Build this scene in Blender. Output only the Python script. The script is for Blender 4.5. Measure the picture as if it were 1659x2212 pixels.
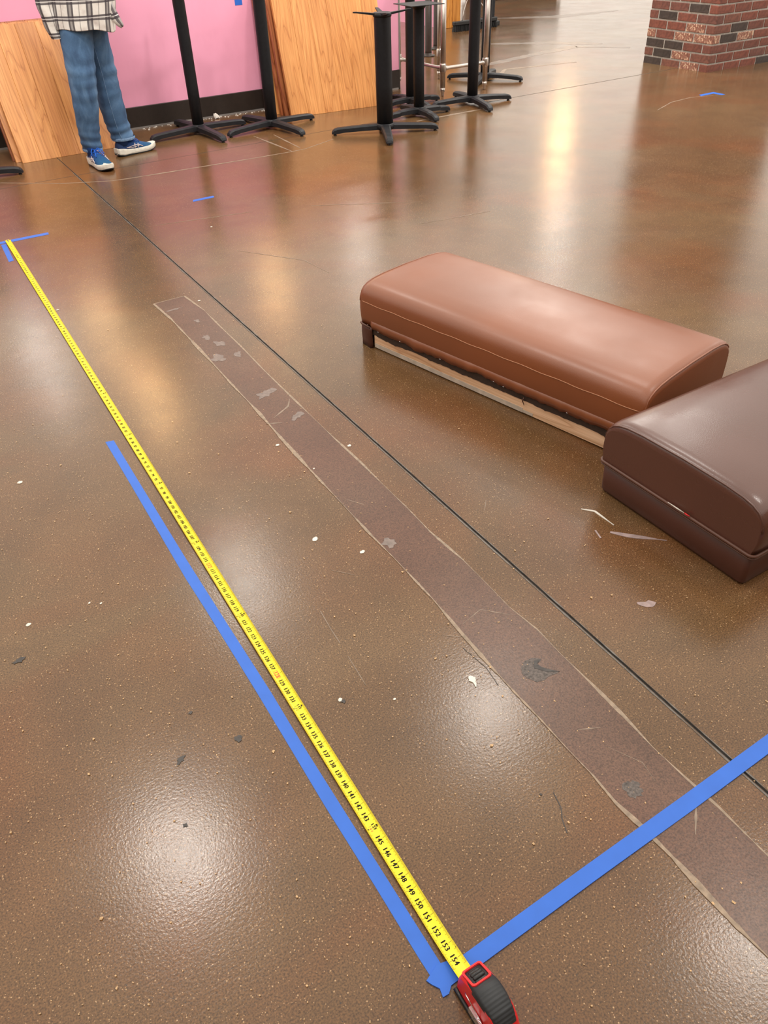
import bpy, bmesh, math, random
from mathutils import Vector, Matrix, noise as mnoise

for o in list(bpy.data.objects):
    bpy.data.objects.remove(o, do_unlink=True)
scene = bpy.context.scene
COL = scene.collection
random.seed(7)
PI = math.pi

# ------------------------------------------------------------------ camera
# World axes are the room's own: the pink wall runs along X at Y = 6.345.
YAW, PITCH, ROLL = math.radians(30.3), 0.664404, -0.0383605
CAM_H = 1.28453
fw = Vector((math.sin(YAW) * math.cos(PITCH), math.cos(YAW) * math.cos(PITCH), -math.sin(PITCH)))
rt0 = Vector((math.cos(YAW), -math.sin(YAW), 0))
up0 = rt0.cross(fw)
rt = rt0 * math.cos(ROLL) + up0 * math.sin(ROLL)
up = up0 * math.cos(ROLL) - rt0 * math.sin(ROLL)
cam_data = bpy.data.cameras.new('camera')
cam = bpy.data.objects.new('camera', cam_data)
COL.objects.link(cam)
m = Matrix.Identity(4)
for i in range(3):
    m[i][0], m[i][1], m[i][2] = rt[i], up[i], -fw[i]
m[0][3], m[1][3], m[2][3] = 0, 0, CAM_H
cam.matrix_world = m
cam_data.sensor_fit = 'HORIZONTAL'
cam_data.sensor_width = 36.0
cam_data.lens = 36.0 * 1691.03 / 1659.0
cam_data.clip_start = 0.02
cam_data.clip_end = 200
scene.camera = cam

# ------------------------------------------------------------------ light
vs = scene.view_settings
vs.view_transform = 'Standard'
vs.look = 'None'
vs.gamma = 1.0
vs.use_curve_mapping = False
vs.exposure = 0.20
world = bpy.data.worlds.new('world')
scene.world = world
world.use_nodes = True
bg = world.node_tree.nodes['Background']
bg.inputs['Color'].default_value = (1.0, 0.92, 0.82, 1)
bg.inputs['Strength'].default_value = 1.32

WHITE_LAMPS = [(0.14, 2.79, 3.2, 17), (1.39, 4.72, 3.2, 14), (2.34, 2.63, 3.2, 14), (2.59, 0.61, 3.2, 12),
               (8.6, 3.0, 3.2, 25), (5.5, 4.3, 3.2, 24),  # added, unseen: one for glare at far right, one to brighten the column
               (0.93, 9.84, 3.2, 15), (5.99, 10.67, 3.2, 12), (9.0, 9.5, 3.2, 16)]
PANELS = [(5.7, 6.0, 3.2, 75)]      # square ceiling light panel over the middle of the room
WALL_FILL_SPOTS = [(-0.9, 4.1, 3.2, -0.6), (0.9, 4.0, 3.2, 1.0), (2.6, 4.0, 3.2, 2.6), (4.2, 3.9, 3.2, 3.9)]   # added, unseen spots that wash the pink wall with extra light
PENDANTS = [(1.33, 7.5, 2.04, 13), (1.555, 7.0, 2.63, 30), (3.15, 7.5, 2.09, 17), (10.45, 11.2, 2.4, 40)]

# ------------------------------------------------------------------ helpers
def set_props(o, label=None, cat=None, group=None, kind=None):
    if label: o['label'] = label
    if cat: o['category'] = cat
    if group: o['group'] = group
    if kind: o['kind'] = kind
    return o

def empty(name, loc=(0, 0, 0), rz=0.0, label=None, cat=None, group=None, kind=None):
    o = bpy.data.objects.new(name, None)
    o.empty_display_size = 0.1
    COL.objects.link(o)
    o.location = loc
    o.rotation_euler = (0, 0, rz)
    return set_props(o, label, cat, group, kind)

class MB:
    """collects geometry for one mesh"""
    def __init__(s):
        s.v, s.f, s.sm, s.uv = [], [], [], None
    def add(s, verts, faces, smooth=False):
        b = len(s.v)
        s.v += [tuple(p) for p in verts]
        for f in faces:
            s.f.append(tuple(b + i for i in f)); s.sm.append(smooth)
        return s
    def box(s, x0, x1, y0, y1, z0, z1, M=None):
        P = [(x0, y0, z0), (x1, y0, z0), (x1, y1, z0), (x0, y1, z0), (x0, y0, z1), (x1, y0, z1), (x1, y1, z1), (x0, y1, z1)]
        if M is not None: P = [tuple(M @ Vector(p)) for p in P]
        return s.add(P, [(0, 3, 2, 1), (4, 5, 6, 7), (0, 1, 5, 4), (1, 2, 6, 5), (2, 3, 7, 6), (3, 0, 4, 7)])
    def cbox(s, x0, x1, y0, y1, z0, z1, c=0.004):
        """box with chamfered vertical and horizontal edges"""
        bm = bmesh.new()
        bmesh.ops.create_cube(bm, size=1)
        for v in bm.verts:
            v.co = Vector((x0 + (v.co.x + .5) * (x1 - x0), y0 + (v.co.y + .5) * (y1 - y0), z0 + (v.co.z + .5) * (z1 - z0)))
        bmesh.ops.bevel(bm, geom=bm.edges[:], offset=c, segments=1, affect='EDGES', profile=.5)
        bm.verts.index_update()
        s.add([v.co[:] for v in bm.verts], [[v.index for v in f.verts] for f in bm.faces])
        bm.free()
        return s
    def loft(s, rings, closed=True, cap0=True, cap1=True, smooth=True):
        """rings: list of equal length lists of points"""
        n = len(rings[0]); b = []
        for r in rings: b += [tuple(p) for p in r]
        F = []
        for i in range(len(rings) - 1):
            for j in range(n if closed else n - 1):
                k = (j + 1) % n
                F.append((i * n + j, i * n + k, (i + 1) * n + k, (i + 1) * n + j))
        s.add(b, F, smooth)
        if cap0: s.add(rings[0], [tuple(reversed(range(n)))])
        if cap1: s.add(rings[-1], [tuple(range(n))])
        return s
    def cyl(s, c, r0, r1, z0, z1, n=20, cap0=True, cap1=True, smooth=True):
        R = [[(c[0] + r * math.cos(2 * PI * j / n), c[1] + r * math.sin(2 * PI * j / n), z) for j in range(n)] for r, z in ((r0, z0), (r1, z1))]
        return s.loft(R, True, cap0, cap1, smooth)
    def lathe(s, c, prof, n=20):
        R = [[(c[0] + r * math.cos(2 * PI * j / n), c[1] + r * math.sin(2 * PI * j / n), z) for j in range(n)] for r, z in prof]
        return s.loft(R)
    def tube(s, pts, r, n=8, closed=False):
        pts = [Vector(p) for p in pts]
        rr = r if isinstance(r, (list, tuple)) else [r] * len(pts)
        rings = []
        N = len(pts)
        for i, p in enumerate(pts):
            a = pts[(i - 1) % N] if (closed or i > 0) else pts[i]
            b = pts[(i + 1) % N] if (closed or i < N - 1) else pts[i]
            t = (b - a).normalized()
            ref = Vector((0, 0, 1)) if abs(t.z) < 0.9 else Vector((1, 0, 0))
            x = t.cross(ref).normalized(); y = x.cross(t)
            rings.append([p + (x * math.cos(2 * PI * j / n) + y * math.sin(2 * PI * j / n)) * rr[i] for j in range(n)])
        if closed: rings.append(rings[0])
        return s.loft(rings, True, not closed, not closed)
    def extr(s, poly, z0, z1):
        n = len(poly)
        s.add([(p[0], p[1], z0) for p in poly] + [(p[0], p[1], z1) for p in poly],
              [tuple(range(n, 2 * n)), tuple(reversed(range(n)))] + [(i, (i + 1) % n, n + (i + 1) % n, n + i) for i in range(n)])
        return s
    def mesh(s, name):
        me = bpy.data.meshes.new(name)
        me.from_pydata(s.v, [], s.f)
        me.polygons.foreach_set('use_smooth', s.sm)
        me.update()
        return me
    def build(s, name, mat, parent=None, loc=None, fix=True):
        me = s.mesh(name)
        if fix:
            bm = bmesh.new(); bm.from_mesh(me)
            bmesh.ops.remove_doubles(bm, verts=bm.verts[:], dist=1e-6)
            bmesh.ops.recalc_face_normals(bm, faces=bm.faces[:])
            bm.to_mesh(me); bm.free()
        if mat: me.materials.append(mat)
        o = bpy.data.objects.new(name, me)
        COL.objects.link(o)
        if parent: o.parent = parent
        if loc: o.location = loc
        return o

def link_mesh(name, me, parent=None, loc=None, rz=0):
    o = bpy.data.objects.new(name, me); COL.objects.link(o)
    if parent: o.parent = parent
    if loc: o.location = loc
    o.rotation_euler = (0, 0, rz)
    return o

def add_uv_grid(o, n, m, su=1.0, sv=1.0):
    pass

# ------------------------------------------------------------------ materials
def nmat(name):
    mt = bpy.data.materials.new(name); mt.use_nodes = True
    nt = mt.node_tree
    return mt, nt, nt.nodes['Principled BSDF']

def node(nt, t, **kw):
    n = nt.nodes.new(t)
    for k, v in kw.items():
        if k.startswith('i_'): n.inputs[k[2:].replace('_', ' ')].default_value = v
        else: setattr(n, k, v)
    return n

def ramp(nt, src, stops, interp='LINEAR'):
    r = nt.nodes.new('ShaderNodeValToRGB')
    r.color_ramp.interpolation = interp
    els = r.color_ramp.elements
    while len(els) < len(stops): els.new(0.5)
    for e, (p, c) in zip(els, stops):
        e.position = p; e.color = (c[0], c[1], c[2], 1)
    nt.links.new(src, r.inputs[0])
    return r.outputs[0]

def mix(nt, a, b, f, mode='MIX'):
    n = nt.nodes.new('ShaderNodeMix'); n.data_type = 'RGBA'; n.blend_type = mode
    for sock, val in ((n.inputs[6], a), (n.inputs[7], b), (n.inputs[0], f)):
        if hasattr(val, 'links'): nt.links.new(val, sock)
        elif isinstance(val, (int, float)): sock.default_value = val
        else: sock.default_value = (val[0], val[1], val[2], 1)
    return n.outputs[2]

def noise_tex(nt, vec, scale, detail=3, rough=.5, dist=0):
    n = nt.nodes.new('ShaderNodeTexNoise')
    n.inputs['Scale'].default_value = scale; n.inputs['Detail'].default_value = detail
    n.inputs['Roughness'].default_value = rough; n.inputs['Distortion'].default_value = dist
    if vec is not None: nt.links.new(vec, n.inputs['Vector'])
    return n.outputs['Fac']

def mapping(nt, scale=(1, 1, 1), rot=(0, 0, 0), loc=(0, 0, 0), coord='Object'):
    tc = nt.nodes.new('ShaderNodeTexCoord'); mp = nt.nodes.new('ShaderNodeMapping')
    mp.inputs['Scale'].default_value = scale; mp.inputs['Rotation'].default_value = rot; mp.inputs['Location'].default_value = loc
    nt.links.new(tc.outputs[coord], mp.inputs['Vector'])
    return mp.outputs['Vector']

def bump(nt, bsdf, h, strength=.2, dist=.002):
    b = nt.nodes.new('ShaderNodeBump'); b.inputs['Strength'].default_value = strength; b.inputs['Distance'].default_value = dist
    nt.links.new(h, b.inputs['Height']); nt.links.new(b.outputs['Normal'], bsdf.inputs['Normal'])
    return b

def plain(name, col, rough=.5, metal=0.0, spec=.5, noise=0.0, nscale=30, bmp=0.0):
    mt, nt, b = nmat(name)
    b.inputs['Roughness'].default_value = rough; b.inputs['Metallic'].default_value = metal
    b.inputs['Specular IOR Level'].default_value = spec
    v = mapping(nt)
    f = noise_tex(nt, v, nscale, 4)
    k = max(noise, .04)
    c = ramp(nt, f, [(.25, [x * (1 - k) for x in col]), (.75, [min(1, x * (1 + k)) for x in col])])
    nt.links.new(c, b.inputs['Base Color'])
    if bmp: bump(nt, b, f, bmp)
    return mt

def floor_material(name, tones, red, patch=False):
    mt, nt, b = nmat(name)
    v = mapping(nt)
    big = noise_tex(nt, v, 0.9, 4, .55, .6)
    mid = noise_tex(nt, v, 4.5, 5, .6, .4)
    base = ramp(nt, big, [(.3, tones[0]), (.5, tones[1]), (.72, tones[2])])
    rd = ramp(nt, noise_tex(nt, v, 1.7, 3, .5, .8), [(.45, (0, 0, 0)), (.7, (1, 1, 1))])
    rdm = nt.nodes.new('ShaderNodeMath'); rdm.operation = 'MULTIPLY'; rdm.inputs[1].default_value = .65
    nt.links.new(rd, rdm.inputs[0])
    base = mix(nt, base, red, rdm.outputs[0])
    cloud = ramp(nt, mid, [(.3, (.86, .86, .86)), (.7, (1.14, 1.13, 1.12))])
    base = mix(nt, base, cloud, 1.0, 'MULTIPLY')
    fine = noise_tex(nt, v, 320, 2, .6)
    base = mix(nt, base, ramp(nt, fine, [(.32, (.50, .48, .46)), (.5, (1, 1, 1)), (.7, (1.5, 1.44, 1.32))]), 1.0 if not patch else .8, 'MULTIPLY')
    # pale aggregate specks
    for sc, thr, colr in ((120, .17, (.48, .31, .165)), (75, .10, (.045, .035, .03)), (210, .20, (.44, .27, .14))):
        if patch: break
        vo = nt.nodes.new('ShaderNodeTexVoronoi'); vo.inputs['Scale'].default_value = sc
        nt.links.new(v, vo.inputs['Vector'])
        f = ramp(nt, vo.outputs['Distance'], [(thr * .6, (1, 1, 1)), (thr, (0, 0, 0))])
        sel = nt.nodes.new('ShaderNodeSeparateColor'); nt.links.new(vo.outputs['Color'], sel.inputs[0])
        g = nt.nodes.new('ShaderNodeMath'); g.operation = 'GREATER_THAN'; g.inputs[1].default_value = .55
        nt.links.new(sel.outputs[0], g.inputs[0])
        mm = nt.nodes.new('ShaderNodeMath'); mm.operation = 'MULTIPLY'
        nt.links.new(f, mm.inputs[0]); nt.links.new(g.outputs[0], mm.inputs[1])
        base = mix(nt, base, colr, mm.outputs[0])
    nt.links.new(base, b.inputs['Base Color'])
    # worn sealer: gloss varies
    rg = ramp(nt, noise_tex(nt, v, 3.0, 5, .6), [(.3, (.155,) * 3), (.7, (.225,) * 3)])
    if patch: rg = ramp(nt, noise_tex(nt, v, 3.0, 5, .6), [(.3, (.26,) * 3), (.7, (.36,) * 3)])
    nt.links.new(rg, b.inputs['Roughness'])
    b.inputs['Specular IOR Level'].default_value = .42 if patch else .52
    # scratches + orange peel
    pe = noise_tex(nt, v, 190, 3, .6)
    vs_ = mapping(nt, (6, 240, 1), (0, 0, .5))
    sc1 = noise_tex(nt, vs_, 1.0, 2, .5)
    ad = nt.nodes.new('ShaderNodeMath'); ad.operation = 'MULTIPLY_ADD'; ad.inputs[1].default_value = .25
    nt.links.new(sc1, ad.inputs[0]); nt.links.new(pe, ad.inputs[2])
    bump(nt, b, ad.outputs[0], .14, .002)
    return mt

M_FLOOR = floor_material('stained_concrete', [(.114, .057, .023), (.137, .076, .034), (.161, .100, .049)], (.162, .060, .021))
M_PATCH = floor_material('patch_mortar', [(.108, .056, .036), (.126, .069, .047), (.146, .086, .061)], (.122, .052, .033), True)
M_EDGE = plain('pale_trowel_edge', (.29, .215, .15), .5, noise=.35, nscale=90, bmp=.3)
M_JOINT = plain('joint_sealant', (.055, .05, .046), .6, noise=.4, nscale=60)
M_GREYJ = plain('joint_grey', (.13, .115, .10), .5, noise=.4, nscale=60)
M_PAINT = plain('dried_paint', (.74, .70, .62), .5, noise=.1)
M_GREYSPOT = plain('grey_cement_spot', (.20, .155, .135), .5, noise=.3, nscale=80)
M_DARKSPOT = plain('dark_scuff', (.045, .038, .034), .45, noise=.4, nscale=120, bmp=.5)
M_PITTED = plain('pitted_gray', (.11, .09, .08), .6, noise=.6, nscale=220, bmp=.8)
M_SCRATCH = plain('pale_scratch', (.25, .185, .135), .45, noise=.3, nscale=40)
M_SMEAR = plain('grey_trowel_smear', (.19, .14, .11), .3, noise=.35, nscale=9)
M_DEBRIS = plain('wood_flakes', (.55, .36, .19), .8, noise=.35, nscale=300)
M_BLUE = plain('blue_masking_tape', (.022, .135, .60), .55, noise=.06, nscale=25)
M_YELLOW = plain('yellow_blade', (.93, .76, .008), .35, noise=.04)
M_INK = plain('black_print', (.006, .006, .006), .7, 0, .2)
M_INKRED = plain('red_print', (.72, .10, .02), .5)
M_TICK = plain('brown_tick_print', (.20, .13, .01), .5)
M_RED = plain('red_plastic', (.72, .018, .022), .35)
M_RUBBER = plain('black_rubber', (.018, .02, .023), .55, noise=.2, nscale=80)
M_BLACKPL = plain('black_plastic', (.012, .012, .013), .3)
M_CHROME = plain('chrome_wire', (.75, .75, .76), .22, 1.0)
M_STEEL = plain('stainless_tube', (.55, .50, .46), .3, 1.0, noise=.1)
M_IRON = plain('black_powder_coat', (.008, .0085, .011), .5, 0, .3, noise=.25, nscale=60, bmp=.08)
M_IRON2 = plain('worn_black_cast_iron', (.014, .015, .019), .5, 0, .35, noise=.35, nscale=25, bmp=.1)
M_BRONZE = plain('dark_bronze_paint', (.028, .018, .014), .4, noise=.2)
M_BASEB = plain('dark_brown_baseboard', (.022, .015, .012), .45, noise=.2)
M_GREYTRIM = plain('grey_metal_trim', (.28, .26, .25), .4, .3)
M_MORTAR = plain('grey_mortar', (.40, .37, .335), .9, noise=.25, nscale=70, bmp=.5)
M_BRISTLE = plain('black_bristle', (.015, .015, .016), .7, noise=.6, nscale=200, bmp=.9)
M_WHITEPAPER = plain('white_scrap', (.75, .72, .66), .7)

def pink_material():
    mt, nt, b = nmat('pink_wall_paint')
    v = mapping(nt)
    f = noise_tex(nt, v, 1.4, 3, .5, .5)
    c = ramp(nt, f, [(.3, (.84, .36, .52)), (.7, (.88, .40, .57))])
    sm = ramp(nt, noise_tex(nt, mapping(nt, (5, 5, 2.0)), 1.0, 4, .6), [(.55, (0, 0, 0)), (.85, (.22,) * 3)])
    c = mix(nt, c, (.62, .24, .33), sm)
    nt.links.new(c, b.inputs['Base Color'])
    b.inputs['Roughness'].default_value = .38
    bump(nt, b, noise_tex(nt, v, 160, 2), .06)
    return mt
M_PINK = pink_material()

def wood_material(name, dark, mid, light, rough=.42, rnd=True, axis=2):
    mt, nt, b = nmat(name)
    tc = nt.nodes.new('ShaderNodeTexCoord'); oi = nt.nodes.new('ShaderNodeObjectInfo')
    sc = nt.nodes.new('ShaderNodeVectorMath'); sc.operation = 'SCALE'; sc.inputs[3].default_value = 37.0
    cb = nt.nodes.new('ShaderNodeCombineXYZ')
    for i in range(3): nt.links.new(oi.outputs['Random'], cb.inputs[i])
    nt.links.new(cb.outputs[0], sc.inputs[0])
    ad = nt.nodes.new('ShaderNodeVectorMath'); ad.operation = 'ADD'
    nt.links.new(tc.outputs['Object'], ad.inputs[0]); nt.links.new(sc.outputs[0], ad.inputs[1])
    def mp(across, along):
        q = nt.nodes.new('ShaderNodeMapping')
        q.inputs['Scale'].default_value = [along if i == axis else across for i in range(3)]
        nt.links.new(ad.outputs[0], q.inputs['Vector']); return q.outputs[0]
    # cathedral figure: contour lines of a stretched noise field
    n = noise_tex(nt, mp(7.0, .75), 1.0, 2, .45, .25)
    m1 = nt.nodes.new('ShaderNodeMath'); m1.operation = 'MULTIPLY'; m1.inputs[1].default_value = 15
    nt.links.new(n, m1.inputs[0])
    m2 = nt.nodes.new('ShaderNodeMath'); m2.operation = 'FRACT'; nt.links.new(m1.outputs[0], m2.inputs[0])
    fib = noise_tex(nt, mp(110, 2.6), 1.0, 4, .65)
    bigc = noise_tex(nt, mp(6, .9), 1.0, 2)
    base = ramp(nt, m2.outputs[0], [(.0, mid), (.55, light), (.86, mid), (.95, dark), (1, mid)])
    base = mix(nt, base, ramp(nt, fib, [(.3, (.74, .66, .56)), (.62, (1.08, 1.08, 1.08))]), .9, 'MULTIPLY')
    base = mix(nt, base, ramp(nt, bigc, [(.3, (.86, .80, .72)), (.7, (1.1, 1.1, 1.08))]), .8, 'MULTIPLY')
    if rnd:
        hue = ramp(nt, oi.outputs['Random'], [(0, (.84, .77, .68)), (.5, (1, .98, .95)), (1, (1.08, 1.06, 1.0))])
        base = mix(nt, base, hue, 1.0, 'MULTIPLY')
    nt.links.new(base, b.inputs['Base Color'])
    b.inputs['Roughness'].default_value = rough
    bump(nt, b, fib, .05)
    return mt
M_OAK = wood_material('oak_planks', (.47, .185, .055), (.60, .265, .085), (.68, .325, .115))
M_CHERRY = wood_material('reddish_wood', (.20, .055, .02), (.34, .10, .035), (.44, .16, .06))
M_DOORWOOD = wood_material('amber_wood', (.50, .19, .03), (.66, .29, .06), (.74, .35, .08))
M_PINE = wood_material('bare_pine', (.58, .34, .20), (.72, .47, .30), (.80, .56, .38), .7, False, 0)
M_PLASTERWOOD = plain('whitewashed_wood', (.50, .42, .34), .7, noise=.2, nscale=40)

def leather(name, col, rough, spec=.5):
    mt, nt, b = nmat(name)
    v = mapping(nt)
    f = noise_tex(nt, v, 3.0, 3)
    c = ramp(nt, f, [(.3, [x * .9 for x in col]), (.7, [x * 1.08 for x in col])])
    nt.links.new(c, b.inputs['Base Color'])
    rr = ramp(nt, noise_tex(nt, v, 7, 4), [(.3, (rough * .9,) * 3), (.7, (rough * 1.15,) * 3)])
    nt.links.new(rr, b.inputs['Roughness'])
    b.inputs['Specular IOR Level'].default_value = spec
    vo = nt.nodes.new('ShaderNodeTexVoronoi'); vo.inputs['Scale'].default_value = 420; nt.links.new(v, vo.inputs['Vector'])
    bump(nt, b, vo.outputs['Distance'], .10, .001)
    return mt
M_TAN = leather('chestnut_vinyl', (.225, .063, .018), .37, .8)
M_BROWN = leather('dark_brown_vinyl', (.092, .031, .019), .28, .85)
M_BROWNB = leather('brown_base_vinyl', (.072, .022, .012), .42)
M_PIPE = leather('brown_piping', (.11, .045, .028), .38)
M_THREAD = plain('pale_thread', (.52, .25, .14), .7)
M_DARKFAB = plain('dark_underlay', (.035, .018, .010), .8, noise=.4, nscale=120)

def brick_material(island=False):
    mt, nt, b = nmat('fired_brick')
    oi = nt.nodes.new('ShaderNodeNewGeometry' if island else 'ShaderNodeObjectInfo')
    v = mapping(nt)
    col = ramp(nt, oi.outputs['Random Per Island' if island else 'Random'], [(0, (.045, .034, .030)), (.11, (.065, .044, .038)), (.12, (.16, .056, .040)), (.45, (.21, .066, .044)), (.62, (.15, .060, .047)), (.87, (.20, .078, .054)), (.875, (.25, .10, .07)), (1, (.28, .12, .085))], 'LINEAR')
    n1 = noise_tex(nt, v, 22, 4, .6, 1.5)
    col = mix(nt, col, ramp(nt, n1, [(.3, (.62, .62, .62)), (.65, (1.3, 1.25, 1.2))]), .8, 'MULTIPLY')
    st = noise_tex(nt, mapping(nt, (34, 34, 18), (0, .4, .3)), 1.0, 3, .6, 2.5)
    gt = nt.nodes.new('ShaderNodeMath'); gt.operation = 'GREATER_THAN'; gt.inputs[1].default_value = .86
    nt.links.new(oi.outputs['Random Per Island' if island else 'Random'], gt.inputs[0])
    sm = nt.nodes.new('ShaderNodeMath'); sm.operation = 'MULTIPLY'
    nt.links.new(ramp(nt, st, [(.52, (0, 0, 0)), (.60, (.9, .9, .9))]), sm.inputs[0]); nt.links.new(gt.outputs[0], sm.inputs[1])
    col = mix(nt, col, (.74, .52, .36), sm.outputs[0])
    nt.links.new(col, b.inputs['Base Color'])
    b.inputs['Roughness'].default_value = .55
    bump(nt, b, n1, .5, .004)
    return mt
M_BRICK_UPPER = brick_material(True)
M_BRICK = brick_material()

def denim():
    mt, nt, b = nmat('blue_denim')
    v = mapping(nt)
    f = noise_tex(nt, mapping(nt, (9, 9, 5)), 1.0, 4, .6, .8)
    c = ramp(nt, f, [(.28, (.028, .065, .145)), (.52, (.065, .14, .265)), (.8, (.15, .26, .42))])
    tw = noise_tex(nt, mapping(nt, (700, 700, 300), (.4, .3, 0)), 1.0, 1)
    c = mix(nt, c, ramp(nt, tw, [(.3, (.8, .8, .82)), (.7, (1.15, 1.15, 1.15))]), .7, 'MULTIPLY')
    nt.links.new(c, b.inputs['Base Color']); b.inputs['Roughness'].default_value = .85
    bump(nt, b, f, .25, .01)
    return mt
M_DENIM = denim()
M_DENIMHEM = plain('faded_hem_stitch', (.16, .26, .42), .85, noise=.3, nscale=90)

def plaid():
    mt, nt, b = nmat('white_plaid_flannel')
    tc = nt.nodes.new('ShaderNodeTexCoord'); sp = nt.nodes.new('ShaderNodeSeparateXYZ')
    nt.links.new(tc.outputs['UV'], sp.inputs[0])
    def math_(op, a, bv=None):
        n = nt.nodes.new('ShaderNodeMath'); n.operation = op
        if hasattr(a, 'links'): nt.links.new(a, n.inputs[0])
        else: n.inputs[0].default_value = a
        if bv is not None:
            if hasattr(bv, 'links'): nt.links.new(bv, n.inputs[1])
            else: n.inputs[1].default_value = bv
        return n.outputs[0]
    def bands(src, period, off):
        fr = math_('FRACT', math_('DIVIDE', math_('ADD', src, off), period))
        wide = ramp(nt, fr, [(0, (0, 0, 0)), (.33, (0, 0, 0)), (.35, (.9,) * 3), (.43, (.9,) * 3), (.45, (.6,) * 3), (.55, (.6,) * 3), (.57, (.92,) * 3), (.65, (.92,) * 3), (.67, (0, 0, 0))])
        thin = ramp(nt, fr, [(0, (0, 0, 0)), (.95, (0, 0, 0)), (.955, (.6,) * 3), (.985, (.6,) * 3), (1, (0, 0, 0))])
        return wide, thin, fr
    wu, tu, _ = bands(sp.outputs[0], .105, .02)
    wv_, tv, fv = bands(sp.outputs[1], .083, -.007)
    mott = noise_tex(nt, mapping(nt, (14, 14, 14)), 1.0, 4, .6)
    base = ramp(nt, mott, [(.3, (.56, .50, .47)), (.5, (.78, .75, .71)), (.75, (.86, .85, .83))])
    dk = (.055, .045, .055)
    c = mix(nt, base, dk, wu); c = mix(nt, c, dk, wv_); c = mix(nt, c, dk, tu)
    wl = ramp(nt, fv, [(0, (0, 0, 0)), (.49, (0, 0, 0)), (.495, (1, 1, 1)), (.525, (1, 1, 1)), (.53, (0, 0, 0))])
    c = mix(nt, c, (.85, .83, .82), wl)
    nt.links.new(c, b.inputs['Base Color']); b.inputs['Roughness'].default_value = .9
    bump(nt, b, mott, .25, .01)
    return mt
M_PLAID = plaid()

def shoe_mat():
    mt, nt, b = nmat('blue_knit_mesh')
    tc = nt.nodes.new('ShaderNodeTexCoord'); sp = nt.nodes.new('ShaderNodeSeparateXYZ')
    nt.links.new(tc.outputs['Object'], sp.inputs[0])
    mr = nt.nodes.new('ShaderNodeMapRange'); mr.inputs[1].default_value = 0; mr.inputs[2].default_value = .29
    nt.links.new(sp.outputs[0], mr.inputs[0])
    c = ramp(nt, mr.outputs[0], [(0, (.003, .018, .075)), (.35, (.003, .045, .20)), (.6, (.004, .065, .19)), (1, (.005, .085, .155))])
    c = mix(nt, c, ramp(nt, noise_tex(nt, mapping(nt), 220, 2), [(.3, (.7,) * 3), (.7, (1.25,) * 3)]), .8, 'MULTIPLY')
    nt.links.new(c, b.inputs['Base Color']); b.inputs['Roughness'].default_value = .75
    return mt
M_SHOE = shoe_mat()
M_SOLE = plain('cream_foam_sole', (.72, .69, .62), .6, noise=.1, nscale=40)
M_OUTSOLE = plain('black_outsole', (.012, .014, .016), .7)
M_LACE = plain('bright_blue_lace', (.004, .11, .58), .8)
M_LOGO = plain('pale_pink_stripe', (.72, .62, .62), .5)
M_SKIN = plain('skin', (.60, .36, .26), .55, noise=.05)
M_HAIR = plain('brown_hair', (.06, .035, .02), .6, noise=.4, nscale=60)
M_CEILW = plain('white_lamp_trim', (.8, .8, .78), .5)

def emit(name, col, s):
    mt, nt, b = nmat(name)
    b.inputs['Base Color'].default_value = (.9, .9, .9, 1)
    b.inputs['Emission Color'].default_value = (*col, 1); b.inputs['Emission Strength'].default_value = s
    return mt

# ------------------------------------------------------------------ floor
JX = lambda y: .968 + .0093 * y          # the long saw joint
JY = lambda x: 5.415 + .0255 * (x - 4.28)  # the cross joint
xs = [(-14, 0)] + [('j', d) for d in (-.0027, -.0020, .0020, .0027)] + [(34, 0)]
ys = [(-8, 0)] + [('j', d) for d in (-.003, -.002, .002, .003)] + [(40, 0)]
mb = MB(); V = []; F = []
mats = []
for j, (yb, yd) in enumerate(ys):
    for i, (xb, xd) in enumerate(xs):
        y = yb if yb != 'j' else None
        x = xb if xb != 'j' else None
        if x is None and y is None: x = JX(5.33); y = JY(x); x += xd; y += yd
        elif x is None: x = JX(y) + xd
        elif y is None: y = JY(x) + yd
        z = -.004 if (i in (2, 3) or j in (2, 3)) else 0.0
        V.append((x, y, z))
nx = len(xs)
for j in range(len(ys) - 1):
    for i in range(nx - 1):
        F.append((j * nx + i, j * nx + i + 1, (j + 1) * nx + i + 1, (j + 1) * nx + i))
        mats.append(1 if (1 <= i <= 3 or 1 <= j <= 3) else 0)
mb.add(V, F)
floor = mb.build('floor', M_FLOOR, fix=False)
floor.data.materials.append(M_JOINT)
for p, k in zip(floor.data.polygons, mats): p.material_index = k
set_props(floor, 'brown stained concrete floor with a glossy worn sealer', None, None, 'structure')

def interp_poly(pts, n):
    L = [0]
    for a, b in zip(pts, pts[1:]): L.append(L[-1] + math.dist(a, b))
    out = []
    for k in range(n):
        s = L[-1] * k / (n - 1); i = 0
        while i < len(L) - 2 and L[i + 1] < s: i += 1
        t = (s - L[i]) / max(1e-9, L[i + 1] - L[i])
        out.append((pts[i][0] + t * (pts[i + 1][0] - pts[i][0]), pts[i][1] + t * (pts[i + 1][1] - pts[i][1])))
    return out

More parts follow.
